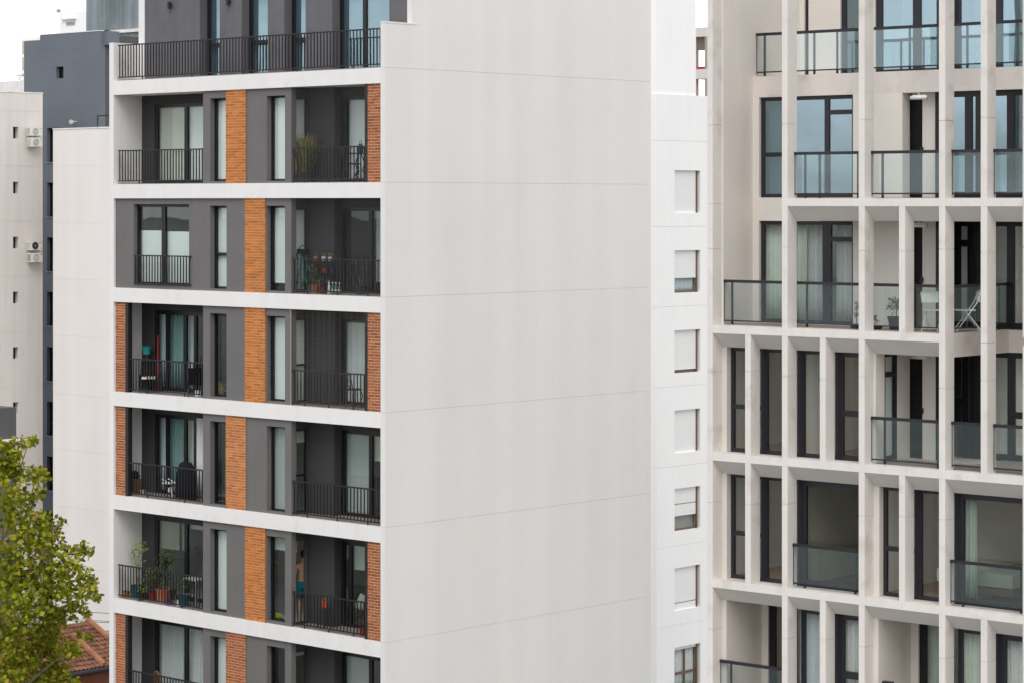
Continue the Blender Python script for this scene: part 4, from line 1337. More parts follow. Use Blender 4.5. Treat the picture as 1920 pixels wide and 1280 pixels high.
# low white roofs far left
L6 = Frame(px=60, depth=175, alpha=ALPHA)
l6 = thing('white_roof_house', 'low white house with rain streaked parapet above the beige block', 'building', L6, (0, 0, 0))
MB().box(L6.X(-40), L6.X(70), 0, 8, 0, L6.Z(30, 152)).build('parapet_wall', 'dirty_white', l6)
MB().box(L6.X(41.5), L6.X(53), 1.0, 1.5, L6.Z(46, 153, 1.0), L6.Z(46, 137, 1.0)).build('brick_chimney', 'rough_block', l6)
MB().box(L6.X(40.5), L6.X(54), 0.9, 1.6, L6.Z(46, 137, 1.0), L6.Z(46, 135.5, 1.0)).build('chimney_cap', 'grey_plastic', l6)
for p in (10.5, 18.5):
    MB().box(L6.X(p - 2), L6.X(p + 3), 1.0, 1.3, L6.Z(p, 152, 1.0), L6.Z(p, 145, 1.0)).build('chimney', 'dirty_white', l6)
    MB().box(L6.X(p - 2.5), L6.X(p + 3.5), 0.95, 1.35, L6.Z(p, 143, 1.0), L6.Z(p, 141.5, 1.0)).build('chimney_cap', 'grey_plastic', l6)
    for q in (-1.8, 2.2):
        MB().box(L6.X(p + q), L6.X(p + q + 0.6), 1.0, 1.05, L6.Z(p, 145, 1.0), L6.Z(p, 143, 1.0)).build('cap_post', 'grey_plastic', l6)
L7 = Frame(px=60, depth=230, alpha=ALPHA)
l7 = thing('banded_building', 'distant white building with tan wall panels at the left', 'building', L7, (0, 0, 0))
MB().box(L7.X(41), L7.X(75), 0, 8, 0, L7.Z(50, 71)).build('wall', 'white_bright', l7)
for y0, y1 in ((76.5, 100), (107.5, 130.5), (138, 160)):
    MB().box(L7.X(42), L7.X(75), -0.06, 0.0, L7.Z(50, y1), L7.Z(50, y0)).build('tan_panel', 'panel_tan', l7)
L8 = Frame(px=130, depth=260, alpha=ALPHA)
l8 = thing('white_penthouse', 'far white stepped penthouse with chimney and small barred window', 'building', L8, (0, 0, 0))
MB().box(L8.X(112), L8.X(190), 0, 8, 0, L8.Z(130, 24)).build('wall', 'white_bright', l8)
MB().box(L8.X(98), L8.X(112), 2, 8, 0, L8.Z(100, 46, 2)).build('low_wall', 'white_bright', l8)
MB().box(L8.X(118), L8.X(144), -0.3, 0.0, L8.Z(130, 37.5), L8.Z(130, 35)).build('cornice', 'dirty_white', l8)
wq = window(l8, front_map(-0.05), L8.X(125), L8.X(141), L8.Z(133, 48), L8.Z(133, 41.5), mull=[L8.X(129), L8.X(133), L8.X(137)], fw=0.12, mw=0.1, depth=0.05, fmat='grey_plastic', gmat='pane_dark')
MB().box(L8.X(124), L8.X(139), 3.0, 5.0, L8.Z(130, 24, 3), L8.Z(130, 9, 3)).build('roof_house', 'white_bright', l8)
MB().box(L8.X(106), L8.X(114), 2.2, 2.6, L8.Z(110, 46, 2), L8.Z(110, 24, 2)).build('chimney', 'white_bright', l8)
MB().lathe([(0.22, 0), (0.24, 0.28), (0.1, 0.36)], (L8.X(110, 2.4), 2.4, L8.Z(110, 24, 2.4)), 12).build('chimney_pot', 'rough_block', l8)
MB().sweep([(L8.X(96.5), 2.0, L8.Z(97, 50, 2)), (L8.X(96.5), 2.0, L8.Z(97, 45.5, 2)), (L8.X(104), 2.0, L8.Z(104, 45, 2))], 0.06, 6).build('bent_pipe', 'grey_plastic', l8)

# ---------------------------------------------------------------- tiled house below
H = Frame(px=165, depth=106, alpha=ALPHA)
hb = thing('tiled_house', 'low house with weathered terracotta tile roof and black gutter behind the tree', 'house', H, (0, 0, 0))
# roof plane facing +x: eave runs along y, rises towards -x
pe = H.at(165, 1255, 102)
pitch = math.radians(27)
def on_roof(px, py):
    a, b_ = H.ray(px)
    d = Vector((a, b_, -(py - YH) / F))
    o = Vector((H.cx, H.cy, HC))
    n_ = Vector((math.sin(pitch), 0, math.cos(pitch)))
    t = (pe - o).dot(n_) / d.dot(n_)
    p = o + d * t
    return ((pe.x - p.x) / math.cos(pitch), p.y)          # (up the slope, along the eave)
def P3(s, y, off=0.0):
    return Vector((pe.x - s * math.cos(pitch) + off * math.sin(pitch), y, pe.z + s * math.sin(pitch) + off * math.cos(pitch)))
apex = on_roof(163, 1164); right = on_roof(212, 1207); el = on_roof(40, 1283); er = on_roof(230, 1241)
poly = [(0.0, el[1]), (0.0, er[1]), (right[0], er[1] + 0.5), apex, (apex[0], el[1])]
def inside(s, y):
    c = False
    n_ = len(poly)
    for i in range(n_):
        (s0, y0), (s1, y1) = poly[i], poly[(i + 1) % n_]
        if (y0 > y) != (y1 > y) and s < (s1 - s0) * (y - y0) / (y1 - y0) + s0:
            c = not c
    return c
MB().add([tuple(P3(s, y)) for s, y in poly] + [tuple(P3(s, y, -0.15)) for s, y in poly],
         [tuple(range(5)), tuple(range(9, 4, -1))] + [(i, 5 + i, 5 + (i + 1) % 5, (i + 1) % 5) for i in range(5)]).build('roof', 'roof_tile', hb)
rt = MB()
ymin, ymax = min(p[1] for p in poly), max(p[1] for p in poly)
smax = max(p[0] for p in poly)
rngr = random.Random(5)
s = 0.0
ch, cw = 0.27, 0.20
while s < smax:
    y = ymin
    while y < ymax:
        if inside(s + ch / 2, y + cw / 2):
            j = rngr.uniform(-0.012, 0.012)
            prof = [(0.0, 0.03), (0.25, 0.085), (0.5, 0.10), (0.75, 0.075), (1.0, 0.03)]
            lo = [P3(s - 0.03, y + cw * u * 0.96, h + 0.035 + j) for u, h in prof]
            hi = [P3(s + ch, y + cw * u * 0.96, h * 0.8 + j) for u, h in prof]
            lo2 = [P3(s - 0.03, y + cw * u * 0.96, h + 0.005 + j) for u, h in prof]
            k = len(prof)
            rt.add(lo + hi + lo2, [(i, i + 1, k + i + 1, k + i) for i in range(k - 1)] + [(2 * k + i, 2 * k + i + 1, i + 1, i) for i in range(k - 1)])
        y += cw
    s += ch
rt.build('roof_tiles', 'roof_tile', hb, kind='stuff')
def caps(p, q, n):
    a, b_ = P3(*on_roof(*p), 0.1), P3(*on_roof(*q), 0.1)
    for i in range(n):
        u = a.lerp(b_, i / n); v = a.lerp(b_, (i + 1.12) / n)
        MB().sweep([u, v], 0.13, 8, 0.115).build('ridge_cap', 'roof_cap', hb)
caps((136, 1193), (193, 1248), 9)
caps((163, 1164), (204, 1200), 8)
g0, g1 = P3(-0.05, el[1]), P3(-0.05, er[1])
MB().sweep([g0 + Vector((0.06, 0, -0.05)), g1 + Vector((0.06, 0, -0.05))], 0.11, 10).build('gutter', 'gutter_black', hb)
MB().box(pe.x - 6, pe.x - 0.45, el[1], er[1], 0, pe.z - 0.1).build('wall', 'brown_wall', hb)
H2 = thing('lean_to_roof', 'small terracotta lean-to roof below the black gutter', 'roof', H, (0, 0, 0))
lt = MB()
for i in range(10):
    for j in range(16):
        x = pe.x + 0.6 + i * 0.26; y = H.Y(176, pe.x) + j * 0.21; z = pe.z - 1.05 - i * 0.13
        if x < pe.x + 3.4:
            lt.prism([(y, z), (y + 0.06, z + 0.07), (y + 0.13, z + 0.07), (y + 0.2, z)], x, x + 0.30)
lt.build('roof_tiles', 'roof_tile', H2, kind='stuff')
MB().box(pe.x + 0.3, pe.x + 3.2, H.Y(176, pe.x), H.Y(176, pe.x) + 3.4, 0, pe.z - 2.4).build('wall', 'brown_wall', H2)

# utility pole with insulators and four cables
up = thing('utility_pole', 'wooden utility pole with insulators and thin cables above the tiled roof', 'pole', H, tuple(H.at(194, 1190, 112).xy) + (0.0,))
zp = H.at(194, 1182, 112).z
MB().lathe([(0.12, 0), (0.09, zp + 0.0)], (0, 0, 0), 10).build('post', 'bark', up)
MB().box(-0.03, 0.03, -0.6, 0.6, zp - 0.1, zp).build('crossarm', 'grey_plastic', up)
for s in (-0.5, 0.5):
    MB().lathe([(0.05, 0), (0.09, 0.05), (0.05, 0.12), (0.09, 0.2), (0.05, 0.32), (0.03, 0.36)], (0, s, zp), 10).build('insulator', 'brown_wall', up)
for i, (dz, dy) in enumerate(((0.45, -0.5), (0.35, 0.5), (-0.1, 0.0), (0.75, 0.2))):
    pts = [((t - 3) * 1.47, dy + (t - 3) * 1.35, zp + dz - 0.10 * (t - 3) + 0.012 * (t - 3) ** 2) for t in range(11)]
    MB().sweep(pts, 0.012, 4).build('cable', 'wire_black', up)

# ---------------------------------------------------------------- plane tree
T = Frame(px=-30, depth=60, alpha=ALPHA)
tr = thing('plane_tree', 'leafy plane tree turning yellow green in the lower left corner', 'tree', T, (0, 0, 0))
rt_ = random.Random(11)
def tp(px, py, d=60.0):
    return T.at(px, py, d)
LEAF = [(0, 0), (0.34, -0.10), (0.30, 0.16), (0.62, 0.22), (0.42, 0.46), (0.36, 0.72), (0.16, 0.66), (0, 1.0)]
HALF_L = [(-x, y) for x, y in LEAF]
def add_leaf(b, pos, size, rng):
    d = Vector((rng.gauss(0, 0.8), rng.gauss(0, 0.8), rng.gauss(-0.35, 0.6))).normalized()
    nrm = Vector((rng.gauss(0, 0.6), rng.gauss(0, 0.6), rng.gauss(0.7, 0.5)))
    s = d.cross(nrm)
    if s.length < 1e-3:
        s = Vector((1, 0, 0))
    s.normalize()
    k = s.cross(d)
    fold = rng.uniform(-0.1, 0.45)
    vs_ = [pos + (d * y + s * x + k * abs(x) * fold) * size for x, y in LEAF] + [pos + (d * y + s * x + k * abs(x) * fold) * size for x, y in HALF_L[1:-1]]
    b.add(vs_, [tuple(range(8)), (0, 7, 13, 12, 11, 10, 9, 8)])
clusters = []   # (px, py, radius m, leaves, depth)
for px, py, r, n in ((8, 835, 0.32, 60), (45, 828, 0.28, 42), (62, 826, 0.18, 26), (20, 858, 0.40, 90), (5, 880, 0.5, 120), (30, 885, 0.36, 60), (65, 892, 0.36, 70), (84, 890, 0.18, 26), (50, 935, 0.40, 70), (75, 925, 0.2, 22),
                     (15, 930, 0.55, 120), (30, 975, 0.6, 150), (70, 975, 0.4, 80), (100, 985, 0.30, 46), (118, 975, 0.10, 8), (60, 1010, 0.6, 170), (95, 1020, 0.5, 120), (140, 1032, 0.26, 36), (158, 1030, 0.28, 44), (172, 1036, 0.10, 9),
                     (110, 1060, 0.45, 90), (140, 1065, 0.34, 52), (160, 1080, 0.36, 60), (168, 1105, 0.30, 46), (183, 1118, 0.13, 12), (172, 1095, 0.16, 18), (130, 1105, 0.45, 90), (100, 1100, 0.5, 110), (145, 1135, 0.34, 50), (162, 1150, 0.16, 14),
                     (120, 1150, 0.4, 70), (95, 1150, 0.5, 110), (165, 1193, 0.14, 14), (150, 1188, 0.12, 10), (125, 1215, 0.34, 56), (140, 1220, 0.24, 30), (95, 1210, 0.5, 120), (110, 1250, 0.4, 80), (95, 1275, 0.5, 110), (138, 1275, 0.2, 22),
                     (25, 1040, 0.75, 230), (60, 1070, 0.7, 220), (10, 1100, 0.8, 260), (50, 1130, 0.8, 260), (85, 1180, 0.6, 170), (20, 1180, 0.8, 260), (60, 1220, 0.8, 250), (15, 1250, 0.8, 260), (60, 1290, 0.8, 230)):
    clusters.append((tp(px, py, 60 + rt_.uniform(-1.1, 1.1)), r * 0.98, int(n * 1.0)))
# the rest of the crown outside the frame and behind
for i in range(70):
    a, z = rt_.uniform(0, 2 * math.pi), rt_.uniform(-1, 1)
    q = math.sqrt(max(0, 1 - z * z)) * rt_.uniform(0.45, 1.0)
    c = tp(-150, 1330, 62)
    p = c + Vector((math.cos(a) * q * 2.9, math.sin(a) * q * 2.9, z * 4.8))
    # keep clear of the outline seen in the picture
    dd = p - Vector((T.cx, T.cy, HC))
    clusters.append((p, 0.75, 120))
def in_outline(p):
    """image column of a point, used to stop the far side of the crown spilling past the seen outline"""
    w_ = T.world(p)
    dx, dy = w_.x - CAMX, w_.y - CAMY
    r = dx * math.sin(ALPHA) + dy * math.cos(ALPHA)
    d = -dx * math.cos(ALPHA) + dy * math.sin(ALPHA)
    return 960 + r / d * F, YH + (HC - p.z) / d * F
crown = MB()
nleaf = 0
for i, (c, r, n) in enumerate(clusters):
    if i >= 49:
        px, py = in_outline(c)
        if px > -20 - max(0, (900 - py) * 0.5) and py < 1020:
            continue
        if px > 60:
            continue
    for _ in range(int(n * 1.45)):
        v = Vector((rt_.gauss(0, 0.5), rt_.gauss(0, 0.5), rt_.gauss(0, 0.42)))
        if v.length > 0.95:
            v *= 0.95 / v.length * rt_.random() ** 0.33
        v *= r * 0.92
        add_leaf(crown, c + v, rt_.uniform(0.075, 0.135), rt_)
        nleaf += 1
print('leaves', nleaf)
crown.build('crown', 'leaf_plane', tr, kind='stuff')
base = Vector((tp(-150, 1330, 62).x, tp(-150, 1330, 62).y, 0))
fork = Vector((base.x + 0.2, base.y, 7.5))
trunk = MB()
trunk.sweep([base, base + Vector((0.05, 0.03, 3)), base + Vector((0.12, -0.03, 5.5)), fork], 0.34, 12, 0.24)
trunk.build('trunk', 'bark', tr, smooth=True)
limbs = [[(-60, 1290), (-10, 1215), (25, 1120), (30, 1000), (12, 900), (20, 840)], [(-40, 1250), (40, 1180), (95, 1110), (140, 1060), (165, 1035)], [(-60, 1300), (30, 1230), (70, 1180), (130, 1130), (175, 1112)],
         [(-30, 1180), (20, 1040), (50, 960), (66, 900)], [(-50, 1260), (10, 1190), (45, 1175), (60, 1180)], [(-60, 1310), (40, 1290), (100, 1240), (140, 1215)], [(-30, 1150), (-5, 1050), (10, 960), (50, 840)], [(40, 1180), (75, 1060), (95, 1000), (115, 975)]]
for i, pl in enumerate(limbs):
    pts = [fork] + [tp(px, py, 60.6 + 0.3 * math.sin(i * 2.1 + j)) for j, (px, py) in enumerate(pl)]
    MB().sweep(pts, 0.085, 7, 0.012).build('limb', 'bark', tr, smooth=True)

# ---------------------------------------------------------------- things on the balconies of the main block
def at_a(px, k, Y, dz=0.024):
    return (ax(px, Y), Y, FA(k) + dz)

def grass_plant(label, px, k, Y, h, w, n, mat, seed, potmat='charcoal_plastic', pr=0.17, ph=0.24, flowers=()):
    rng = random.Random(seed)
    t = thing('potted_plant', label, 'plant', A, at_a(px, k, Y))
    pot(t, potmat, pr, ph)
    b = MB()
    for i in range(n):
        a, lean = rng.uniform(0, 6.28), rng.uniform(0.05, 1.0) * w
        hh = h * rng.uniform(0.55, 1.05)
        p0 = Vector((rng.uniform(-1, 1) * pr * 0.6, rng.uniform(-1, 1) * pr * 0.6, ph))
        p2 = p0 + Vector((math.cos(a) * lean, math.sin(a) * lean * 0.55, hh))
        p1 = p0.lerp(p2, 0.55) + Vector((0, 0, hh * 0.12))
        s = Vector((-math.sin(a), math.cos(a), 0)) * rng.uniform(0.010, 0.02)
        b.add([p0 - s, p0 + s, p1 + s * 1.2, p1 - s * 1.2, p2], [(0, 1, 2, 3), (3, 2, 4)])
    b.build('leaves', mat, t, kind='stuff')
    for (x, z, m, r) in flowers:
        f = MB()
        for i in range(12):
            a = i * 2.4
            leaf_cloud(f, (x + r * 0.6 * math.cos(a), 0.02 * math.sin(a), z + r * 0.5 * math.sin(a * 1.7)), (r * 0.4,) * 3, 4, r, rng, 0.3, 'round')
        f.build('flower', m, t)
        MB().sweep([(0, 0, ph), (x * 0.6, 0, z * 0.7), (x, 0, z)], 0.006, 5).build('stem', 'leaf_mid', t)
    return t

def bush(label, px, k, Y, potmat, pr, ph, cl, mat, leafsize, seed, stems=(), extra=(), dz=0.024, fr=A, loc=None):
    """Potted plant: pot with soil, stems, leaf clusters (x, y, z, r, n)."""
    rng = random.Random(seed)
    t = thing('potted_plant', label, 'plant', fr, loc or at_a(px, k, Y, dz))
    pot(t, potmat, pr, ph)
    for s in stems:
        MB().sweep([(0, 0, ph * 0.85)] + list(s), 0.012, 5, 0.005).build('stem', 'bark', t)
    b = MB()
    for (x, y, z, r, n) in cl:
        leaf_cloud(b, (x, y, z), (r, r, r * 0.85), n, leafsize, rng, 0.0)
    b.build('leaves', mat, t, kind='stuff')
    for (x, y, z, r, n, m) in extra:
        f = MB()
        leaf_cloud(f, (x, y, z), (r, r, r * 0.7), n, leafsize * 0.7, rng, 0.3, 'round')
        f.build('flowers', m, t, kind='stuff')
    return t

def iron_chair(name, label, loc, rot, mat='black_metal', cat='chair'):
    """Cast iron garden chair: round seat, scrolled open back, curved legs."""
    t = thing(name, label, cat, A, loc, rot)
    MB().lathe([(0.19, 0.44), (0.21, 0.45), (0.21, 0.47), (0.19, 0.475)], (0, 0, 0), 16).build('seat', mat, t)
    for a in (45, 135, 225, 315):
        c, s = math.cos(math.radians(a)), math.sin(math.radians(a))
        MB().sweep([(0.17 * c, 0.17 * s, 0.44), (0.22 * c, 0.22 * s, 0.28), (0.17 * c, 0.17 * s, 0.14), (0.23 * c, 0.23 * s, 0.0)], 0.013, 6).build('leg', mat, t)
    b = MB()
    b.sweep([(-0.2, 0.18, 0.46), (-0.21, 0.23, 0.66), (-0.17, 0.25, 0.84), (0.0, 0.26, 0.91), (0.17, 0.25, 0.84), (0.21, 0.23, 0.66), (0.2, 0.18, 0.46)], 0.013, 6)
    for x in (-0.1, 0.0, 0.1):
        b.torus((x, 0.235, 0.62), 0.055, 0.009, 'y', 12, 5, 1.5)
        b.torus((x * 0.8, 0.245, 0.78), 0.045, 0.008, 'y', 12, 5, 1.2)
        b.sweep([(x, 0.2, 0.47), (x, 0.23, 0.56)], 0.009, 5)
    b.build('backrest', mat, t)
    return t

# row 1, right
grass_plant('tall straw green grass plant with red flowers behind the net on the top right loggia', 572, 1, 0.36, 1.0, 0.62, 300, 'leaf_straw', 1, pr=0.22, ph=0.26,
            flowers=((0.02, 0.98, 'red_petal', 0.06), (0.28, 0.86, 'leaf_red', 0.05)))
grass_plant('drooping dry grass clump in a dark pot at the corner of the top right loggia', 556, 1, 0.30, 0.95, 0.35, 90, 'grass_dry', 2, pr=0.12, ph=0.2)
t = thing('bistro_table', 'small round black iron table on the top right loggia', 'table', A, at_a(674, 1, 0.50))
MB().lathe([(0.30, 0.70), (0.31, 0.705), (0.31, 0.72), (0.30, 0.725)], (0, 0, 0), 20).build('tabletop', 'black_metal', t)
for a in (30, 150, 270):
    c, s = math.cos(math.radians(a)), math.sin(math.radians(a))
    MB().sweep([(0.05 * c, 0.05 * s, 0.70), (0.14 * c, 0.14 * s, 0.45), (0.07 * c, 0.07 * s, 0.3), (0.26 * c, 0.26 * s, 0.0)], 0.014, 6).build('leg', 'black_metal', t)
t = thing('lantern', 'dark teal glass lantern standing on the bistro table', 'lantern', A, at_a(676, 1, 0.50, 0.75))
MB().lathe([(0.06, 0), (0.07, 0.03), (0.075, 0.16), (0.05, 0.22), (0.03, 0.24)], (0, 0, 0), 10).build('body', 'teal_dark', t)
MB().torus((0, 0, 0.27), 0.045, 0.006, 'x', 12, 5).build('handle', 'black_metal', t)
iron_chair('iron_chair', 'black iron chair beside the bistro table behind the net', at_a(660, 1, 0.62), 2.2)

# row 2, right: rack, bag, shelf with pots, bottles
bush('bushy plant hanging over pots beside the drying rack', 590, 2, 0.30, 'terracotta', 0.13, 0.22, [(0, 0, 0.42, 0.2, 90), (-0.1, 0, 0.6, 0.12, 40)], 'leaf_mid', 0.08, 72, stems=([(0, 0, 0.5)],))
bush('yellowish plant in a crimson pot at the foot of the plant shelf', 603, 2, 0.24, 'crimson_pot', 0.10, 0.16, [(0, 0, 0.28, 0.14, 60)], 'leaf_straw', 0.07, 73)
t = thing('drying_rack', 'teal folding drying rack standing at the left of the second right loggia', 'rack', A, at_a(572, 2, 0.42))
for y in (-0.12, 0.12):
    MB().sweep([(-0.30, y, 0), (-0.08, y, 0.55), (-0.05, y, 1.0)], 0.013, 6).build('leg', 'teal_plastic', t)
    MB().sweep([(0.32, y, 0), (0.05, y, 0.55), (-0.14, y, 1.0)], 0.013, 6).build('leg', 'teal_plastic', t)
for z, x in ((0.25, -0.2), (0.6, -0.07), (0.98, -0.10), (0.3, 0.18)):
    MB().sweep([(x, -0.12, z), (x, 0.12, z)], 0.009, 5).build('rung', 'teal_plastic', t)
t = thing('handbag', 'black handbag with an arched handle on the teal rack', 'bag', A, at_a(567, 2, 0.42, 1.02))
MB().prism([(-0.08, 0), (0.08, 0), (0.06, 0.13), (-0.06, 0.13)], -0.17, 0.17).build('bag_body', 'black_fabric', t)
MB().sweep([(0.11 * math.cos(a * math.pi / 8), 0, 0.12 + 0.10 * math.sin(a * math.pi / 8)) for a in range(9)], 0.010, 5).build('handle', 'black_fabric', t)
t = thing('plant_shelf', 'black three tier plant shelf crowded with small pots behind the railing', 'shelf', A, at_a(608, 2, 0.48))
for x in (-0.42, 0.42):
    for y in (-0.1, 0.12):
        MB().box(x - 0.01, x + 0.01, y - 0.01, y + 0.01, 0, 0.95).build('upright', 'black_metal', t)
for z in (0.22, 0.52, 0.82):
    MB().box(-0.43, 0.43, -0.11, 0.13, z, z + 0.015).build('tier', 'black_metal', t)
mini = [(-0.32, 0.84, 'terracotta', 'leaf_mid', 'small terracotta pot with greenery, left end of the top tier'), (-0.02, 0.84, 'cream_plastic', 'leaf_straw', 'cream pot with straw coloured plant, middle of the top tier'),
        (0.22, 0.84, 'bottle_label', 'leaf_light', 'beige pot, right of the middle on the top tier'), (-0.3, 0.54, 'brown_wall', 'leaf_red', 'brown pot with reddish plant on the middle tier'),
        (0.0, 0.54, 'orange_pot', 'leaf_mid', 'orange pot on the middle tier of the shelf'), (0.28, 0.54, 'purple_petal', 'leaf_dark', 'purple pot on the middle tier of the shelf'),
        (-0.22, 0.24, 'terracotta', 'leaf_dark', 'terracotta pot with dark leaves on the lowest tier'), (0.15, 0.24, 'lilac_petal', 'leaf_light', 'lilac pot with pale leaves on the lowest tier')]
for i, (x, z, pm, lm, lab) in enumerate(mini):
    px_loc = at_a(608, 2, 0.48)
    bush(lab, None, None, None, pm, 0.055, 0.10, [(0, 0, 0.15, 0.07, 26)], lm, 0.05, 60 + i, loc=(px_loc[0] + x, 0.48, px_loc[2] + z - 0.005))
for i, (px, m, lab) in enumerate(((617, 'white_plastic', 'white bottle, first of the row on the loggia floor'), (624, 'bottle_glass', 'green bottle with pale top beside the white bottle'), (630, 'teal_plastic', 'pale teal bottle in the floor row'),
                                  (637, 'bottle_glass', 'green bottle at the right end of the floor row'))):
    t = thing('bottle', lab, 'bottle', A, at_a(px, 2, 0.26), group='bottles on the loggia floor')
    MB().lathe([(0.045, 0), (0.05, 0.02), (0.05, 0.16), (0.02, 0.22), (0.018, 0.26)], (0, 0, 0), 10).build('body', m, t)
    MB().lathe([(0.0515, 0.05), (0.0515, 0.12)], (0, 0, 0), 10).build('paper_label', 'bottle_label', t)
    MB().lathe([(0.022, 0.26), (0.022, 0.30)], (0, 0, 0), 8).build('cap', 'white_plastic', t)
bush('bare twiggy dark plant by the glass door of the second right loggia', 676, 2, 0.55, 'charcoal_plastic', 0.14, 0.24, [(0, 0, 0.75, 0.28, 60), (0.05, 0, 0.5, 0.2, 40)], 'leaf_dark', 0.07, 71,
     stems=([(0.05, 0, 0.6), (0.02, 0, 1.0)], [(-0.1, 0, 0.5), (-0.2, 0, 0.85)], [(0.1, 0.03, 0.5), (0.22, 0, 0.8)]))

# row 3, left: loungers, mop, broom
def lounger(label, loc, rot, cush):
    t = thing('lounge_chair', label, 'chair', A, loc, rot)
    for y in (-0.26, 0.26):
        MB().sweep([(-0.62, y, 0.80), (-0.34, y, 0.42), (0.0, y, 0.30), (0.34, y, 0.36), (0.62, y, 0.32)], 0.016, 6).build('side_rail', 'charcoal_plastic', t)
        MB().sweep([(-0.42, y, 0.0), (0.2, y, 0.46)], 0.014, 6).build('leg', 'charcoal_plastic', t)
        MB().sweep([(0.45, y, 0.0), (-0.25, y, 0.44)], 0.014, 6).build('leg', 'charcoal_plastic', t)
        MB().sweep([(-0.35, y, 0.50), (0.15, y, 0.52)], 0.013, 6).build('armrest', 'grey_plastic', t)
    prof = [(-0.60, 0.78), (-0.34, 0.41), (0.0, 0.29), (0.34, 0.35), (0.60, 0.31)]
    vs_, fs = [], []
    for x, z in prof:
        vs_ += [(x, -0.25, z), (x, 0.25, z), (x, -0.25, z - 0.012), (x, 0.25, z - 0.012)]
    for i in range(len(prof) - 1):
        a = i * 4
        fs += [(a, a + 1, a + 5, a + 4), (a + 2, a + 6, a + 7, a + 3), (a, a + 4, a + 6, a + 2), (a + 1, a + 3, a + 7, a + 5)]
    MB().add(vs_, fs).build('sling', 'black_fabric', t)
    if cush:
        MB().box(0.1, 0.5, -0.18, 0.18, 0.37, 0.42).build('cushion', 'bottle_label', t)
    return t
lounger('dark sling lounge chair with a pale cushion on the third left loggia', at_a(280, 3, 0.5), -0.75, True)
lounger('dark sling lounge chair half hidden by the grey pier on the third left loggia', at_a(372, 3, 0.42), 2.4, False)
t = thing('bucket', 'teal bucket hung upside down on a mop handle', 'bucket', A, at_a(275, 3, 0.72, 1.02))
MB().lathe([(0.10, 0), (0.12, 0.14), (0.14, 0.22), (0.15, 0.22)], (0, 0, 0), 12).build('body', 'teal_plastic', t)
t = thing('mop', 'wooden mop handle carrying the teal bucket', 'mop', A, at_a(275, 3, 0.72))
MB().sweep([(0, 0, 0), (0, 0.02, 1.1)], 0.014, 6).build('handle', 'wood_brown', t)
MB().lathe([(0.12, 0), (0.1, 0.08), (0.03, 0.16)], (0, 0, 0), 10).build('mop_head', 'teal_dark', t)
t = thing('broom', 'red broom leaning against the glass door', 'broom', A, at_a(294, 3, 0.80))
MB().sweep([(0.04, 0, 0.1), (-0.04, 0.08, 1.5)], 0.018, 6).build('handle', 'red_plastic', t)
MB().prism([(-0.02, 0), (0.03, 0), (0.02, 0.14), (-0.01, 0.14)], -0.14, 0.18).build('brush', 'crimson_pot', t)
t = thing('box', 'small white box on the floor beside the grey pier', 'box', A, at_a(371, 3, 0.22))
MB().box(-0.06, 0.06, -0.05, 0.05, 0, 0.14).build('carton', 'white_plastic', t)
MB().box(-0.062, 0.062, -0.052, 0.052, 0.14, 0.16).build('lid', 'white_plastic', t)
iron_chair('scroll_chair', 'ornate black wrought iron chair behind the fine mesh', at_a(664, 3, 0.45), 3.0)

# row 4, left: covered barbecue, folding chair, crate
t = thing('covered_barbecue', 'black fabric cover draped over a barbecue on the fourth left loggia', 'barbecue', A, at_a(349, 4, 0.55))
b = MB()
n = 20
prof = [(0.31, 0.06), (0.30, 0.3), (0.27, 0.6), (0.22, 0.85), (0.16, 0.98), (0.05, 1.02)]
vs_ = []
rng = random.Random(4)
for r, z in prof:
    vs_ += [((r + 0.022 * math.sin(k * 5 * 2 * math.pi / n + z * 2)) * math.cos(2 * math.pi * k / n) * 1.15, (r + 0.02 * math.sin(k * 7)) * 0.8 * math.sin(2 * math.pi * k / n), z) for k in range(n)]
b.add(vs_, [(i * n + k, i * n + (k + 1) % n, (i + 1) * n + (k + 1) % n, (i + 1) * n + k) for i in range(5) for k in range(n)] + [tuple(range(5 * n, 6 * n)), tuple(range(n - 1, -1, -1))])
b.build('cover', 'black_fabric', t, smooth=True)
for x in (-0.2, 0.2):
    MB().sweep([(x, -0.1, 0.15), (x * 1.25, -0.16, 0.0)], 0.016, 6).build('leg', 'white_metal', t)
def folding_chair(label, fr, loc, rot, mat='white_metal', s=1.0):
    """Slim folding chair facing +x: crossing tube legs, thin seat, back panel."""
    t = thing('folding_chair', label, 'chair', fr, loc, rot)
    for y in (-0.2, 0.2):
        MB().sweep([(-0.27 * s, y, 0.83), (-0.20 * s, y, 0.62), (0.24 * s, y, 0.0)], 0.013, 6).build('leg', mat, t)
        MB().sweep([(0.05 * s, y * 0.9, 0.44), (-0.30 * s, y * 0.9, 0.0)], 0.012, 6).build('leg', mat, t)
    MB().box(-0.17 * s, 0.24 * s, -0.19, 0.19, 0.44, 0.462).build('seat', mat, t)
    MB().prism([(-0.19, 0.62), (0.19, 0.62), (0.19, 0.82), (0.15, 0.845), (-0.15, 0.845), (-0.19, 0.82)], -0.262 * s, -0.242 * s).build('backrest', mat, t)
    MB().sweep([(-0.27 * s, -0.2, 0.83), (-0.29 * s, -0.12, 0.87), (-0.29 * s, 0.12, 0.87), (-0.27 * s, 0.2, 0.83)], 0.013, 6).build('back_rail', mat, t)
    for x, z in ((0.2 * s, 0.06), (-0.26 * s, 0.06)):
        MB().sweep([(x, -0.19, z), (x, 0.19, z)], 0.009, 6).build('stretcher', mat, t)
    return t
t = thing('step_stool', 'low folded white metal frame standing left of the black cover', 'stool', A, at_a(323, 4, 0.42), 0.2)
for y in (-0.12, 0.12):
    MB().sweep([(-0.26, y, 0.52), (0.02, y, 0.42), (0.12, y, 0.0)], 0.013, 6).build('leg', 'white_metal', t)
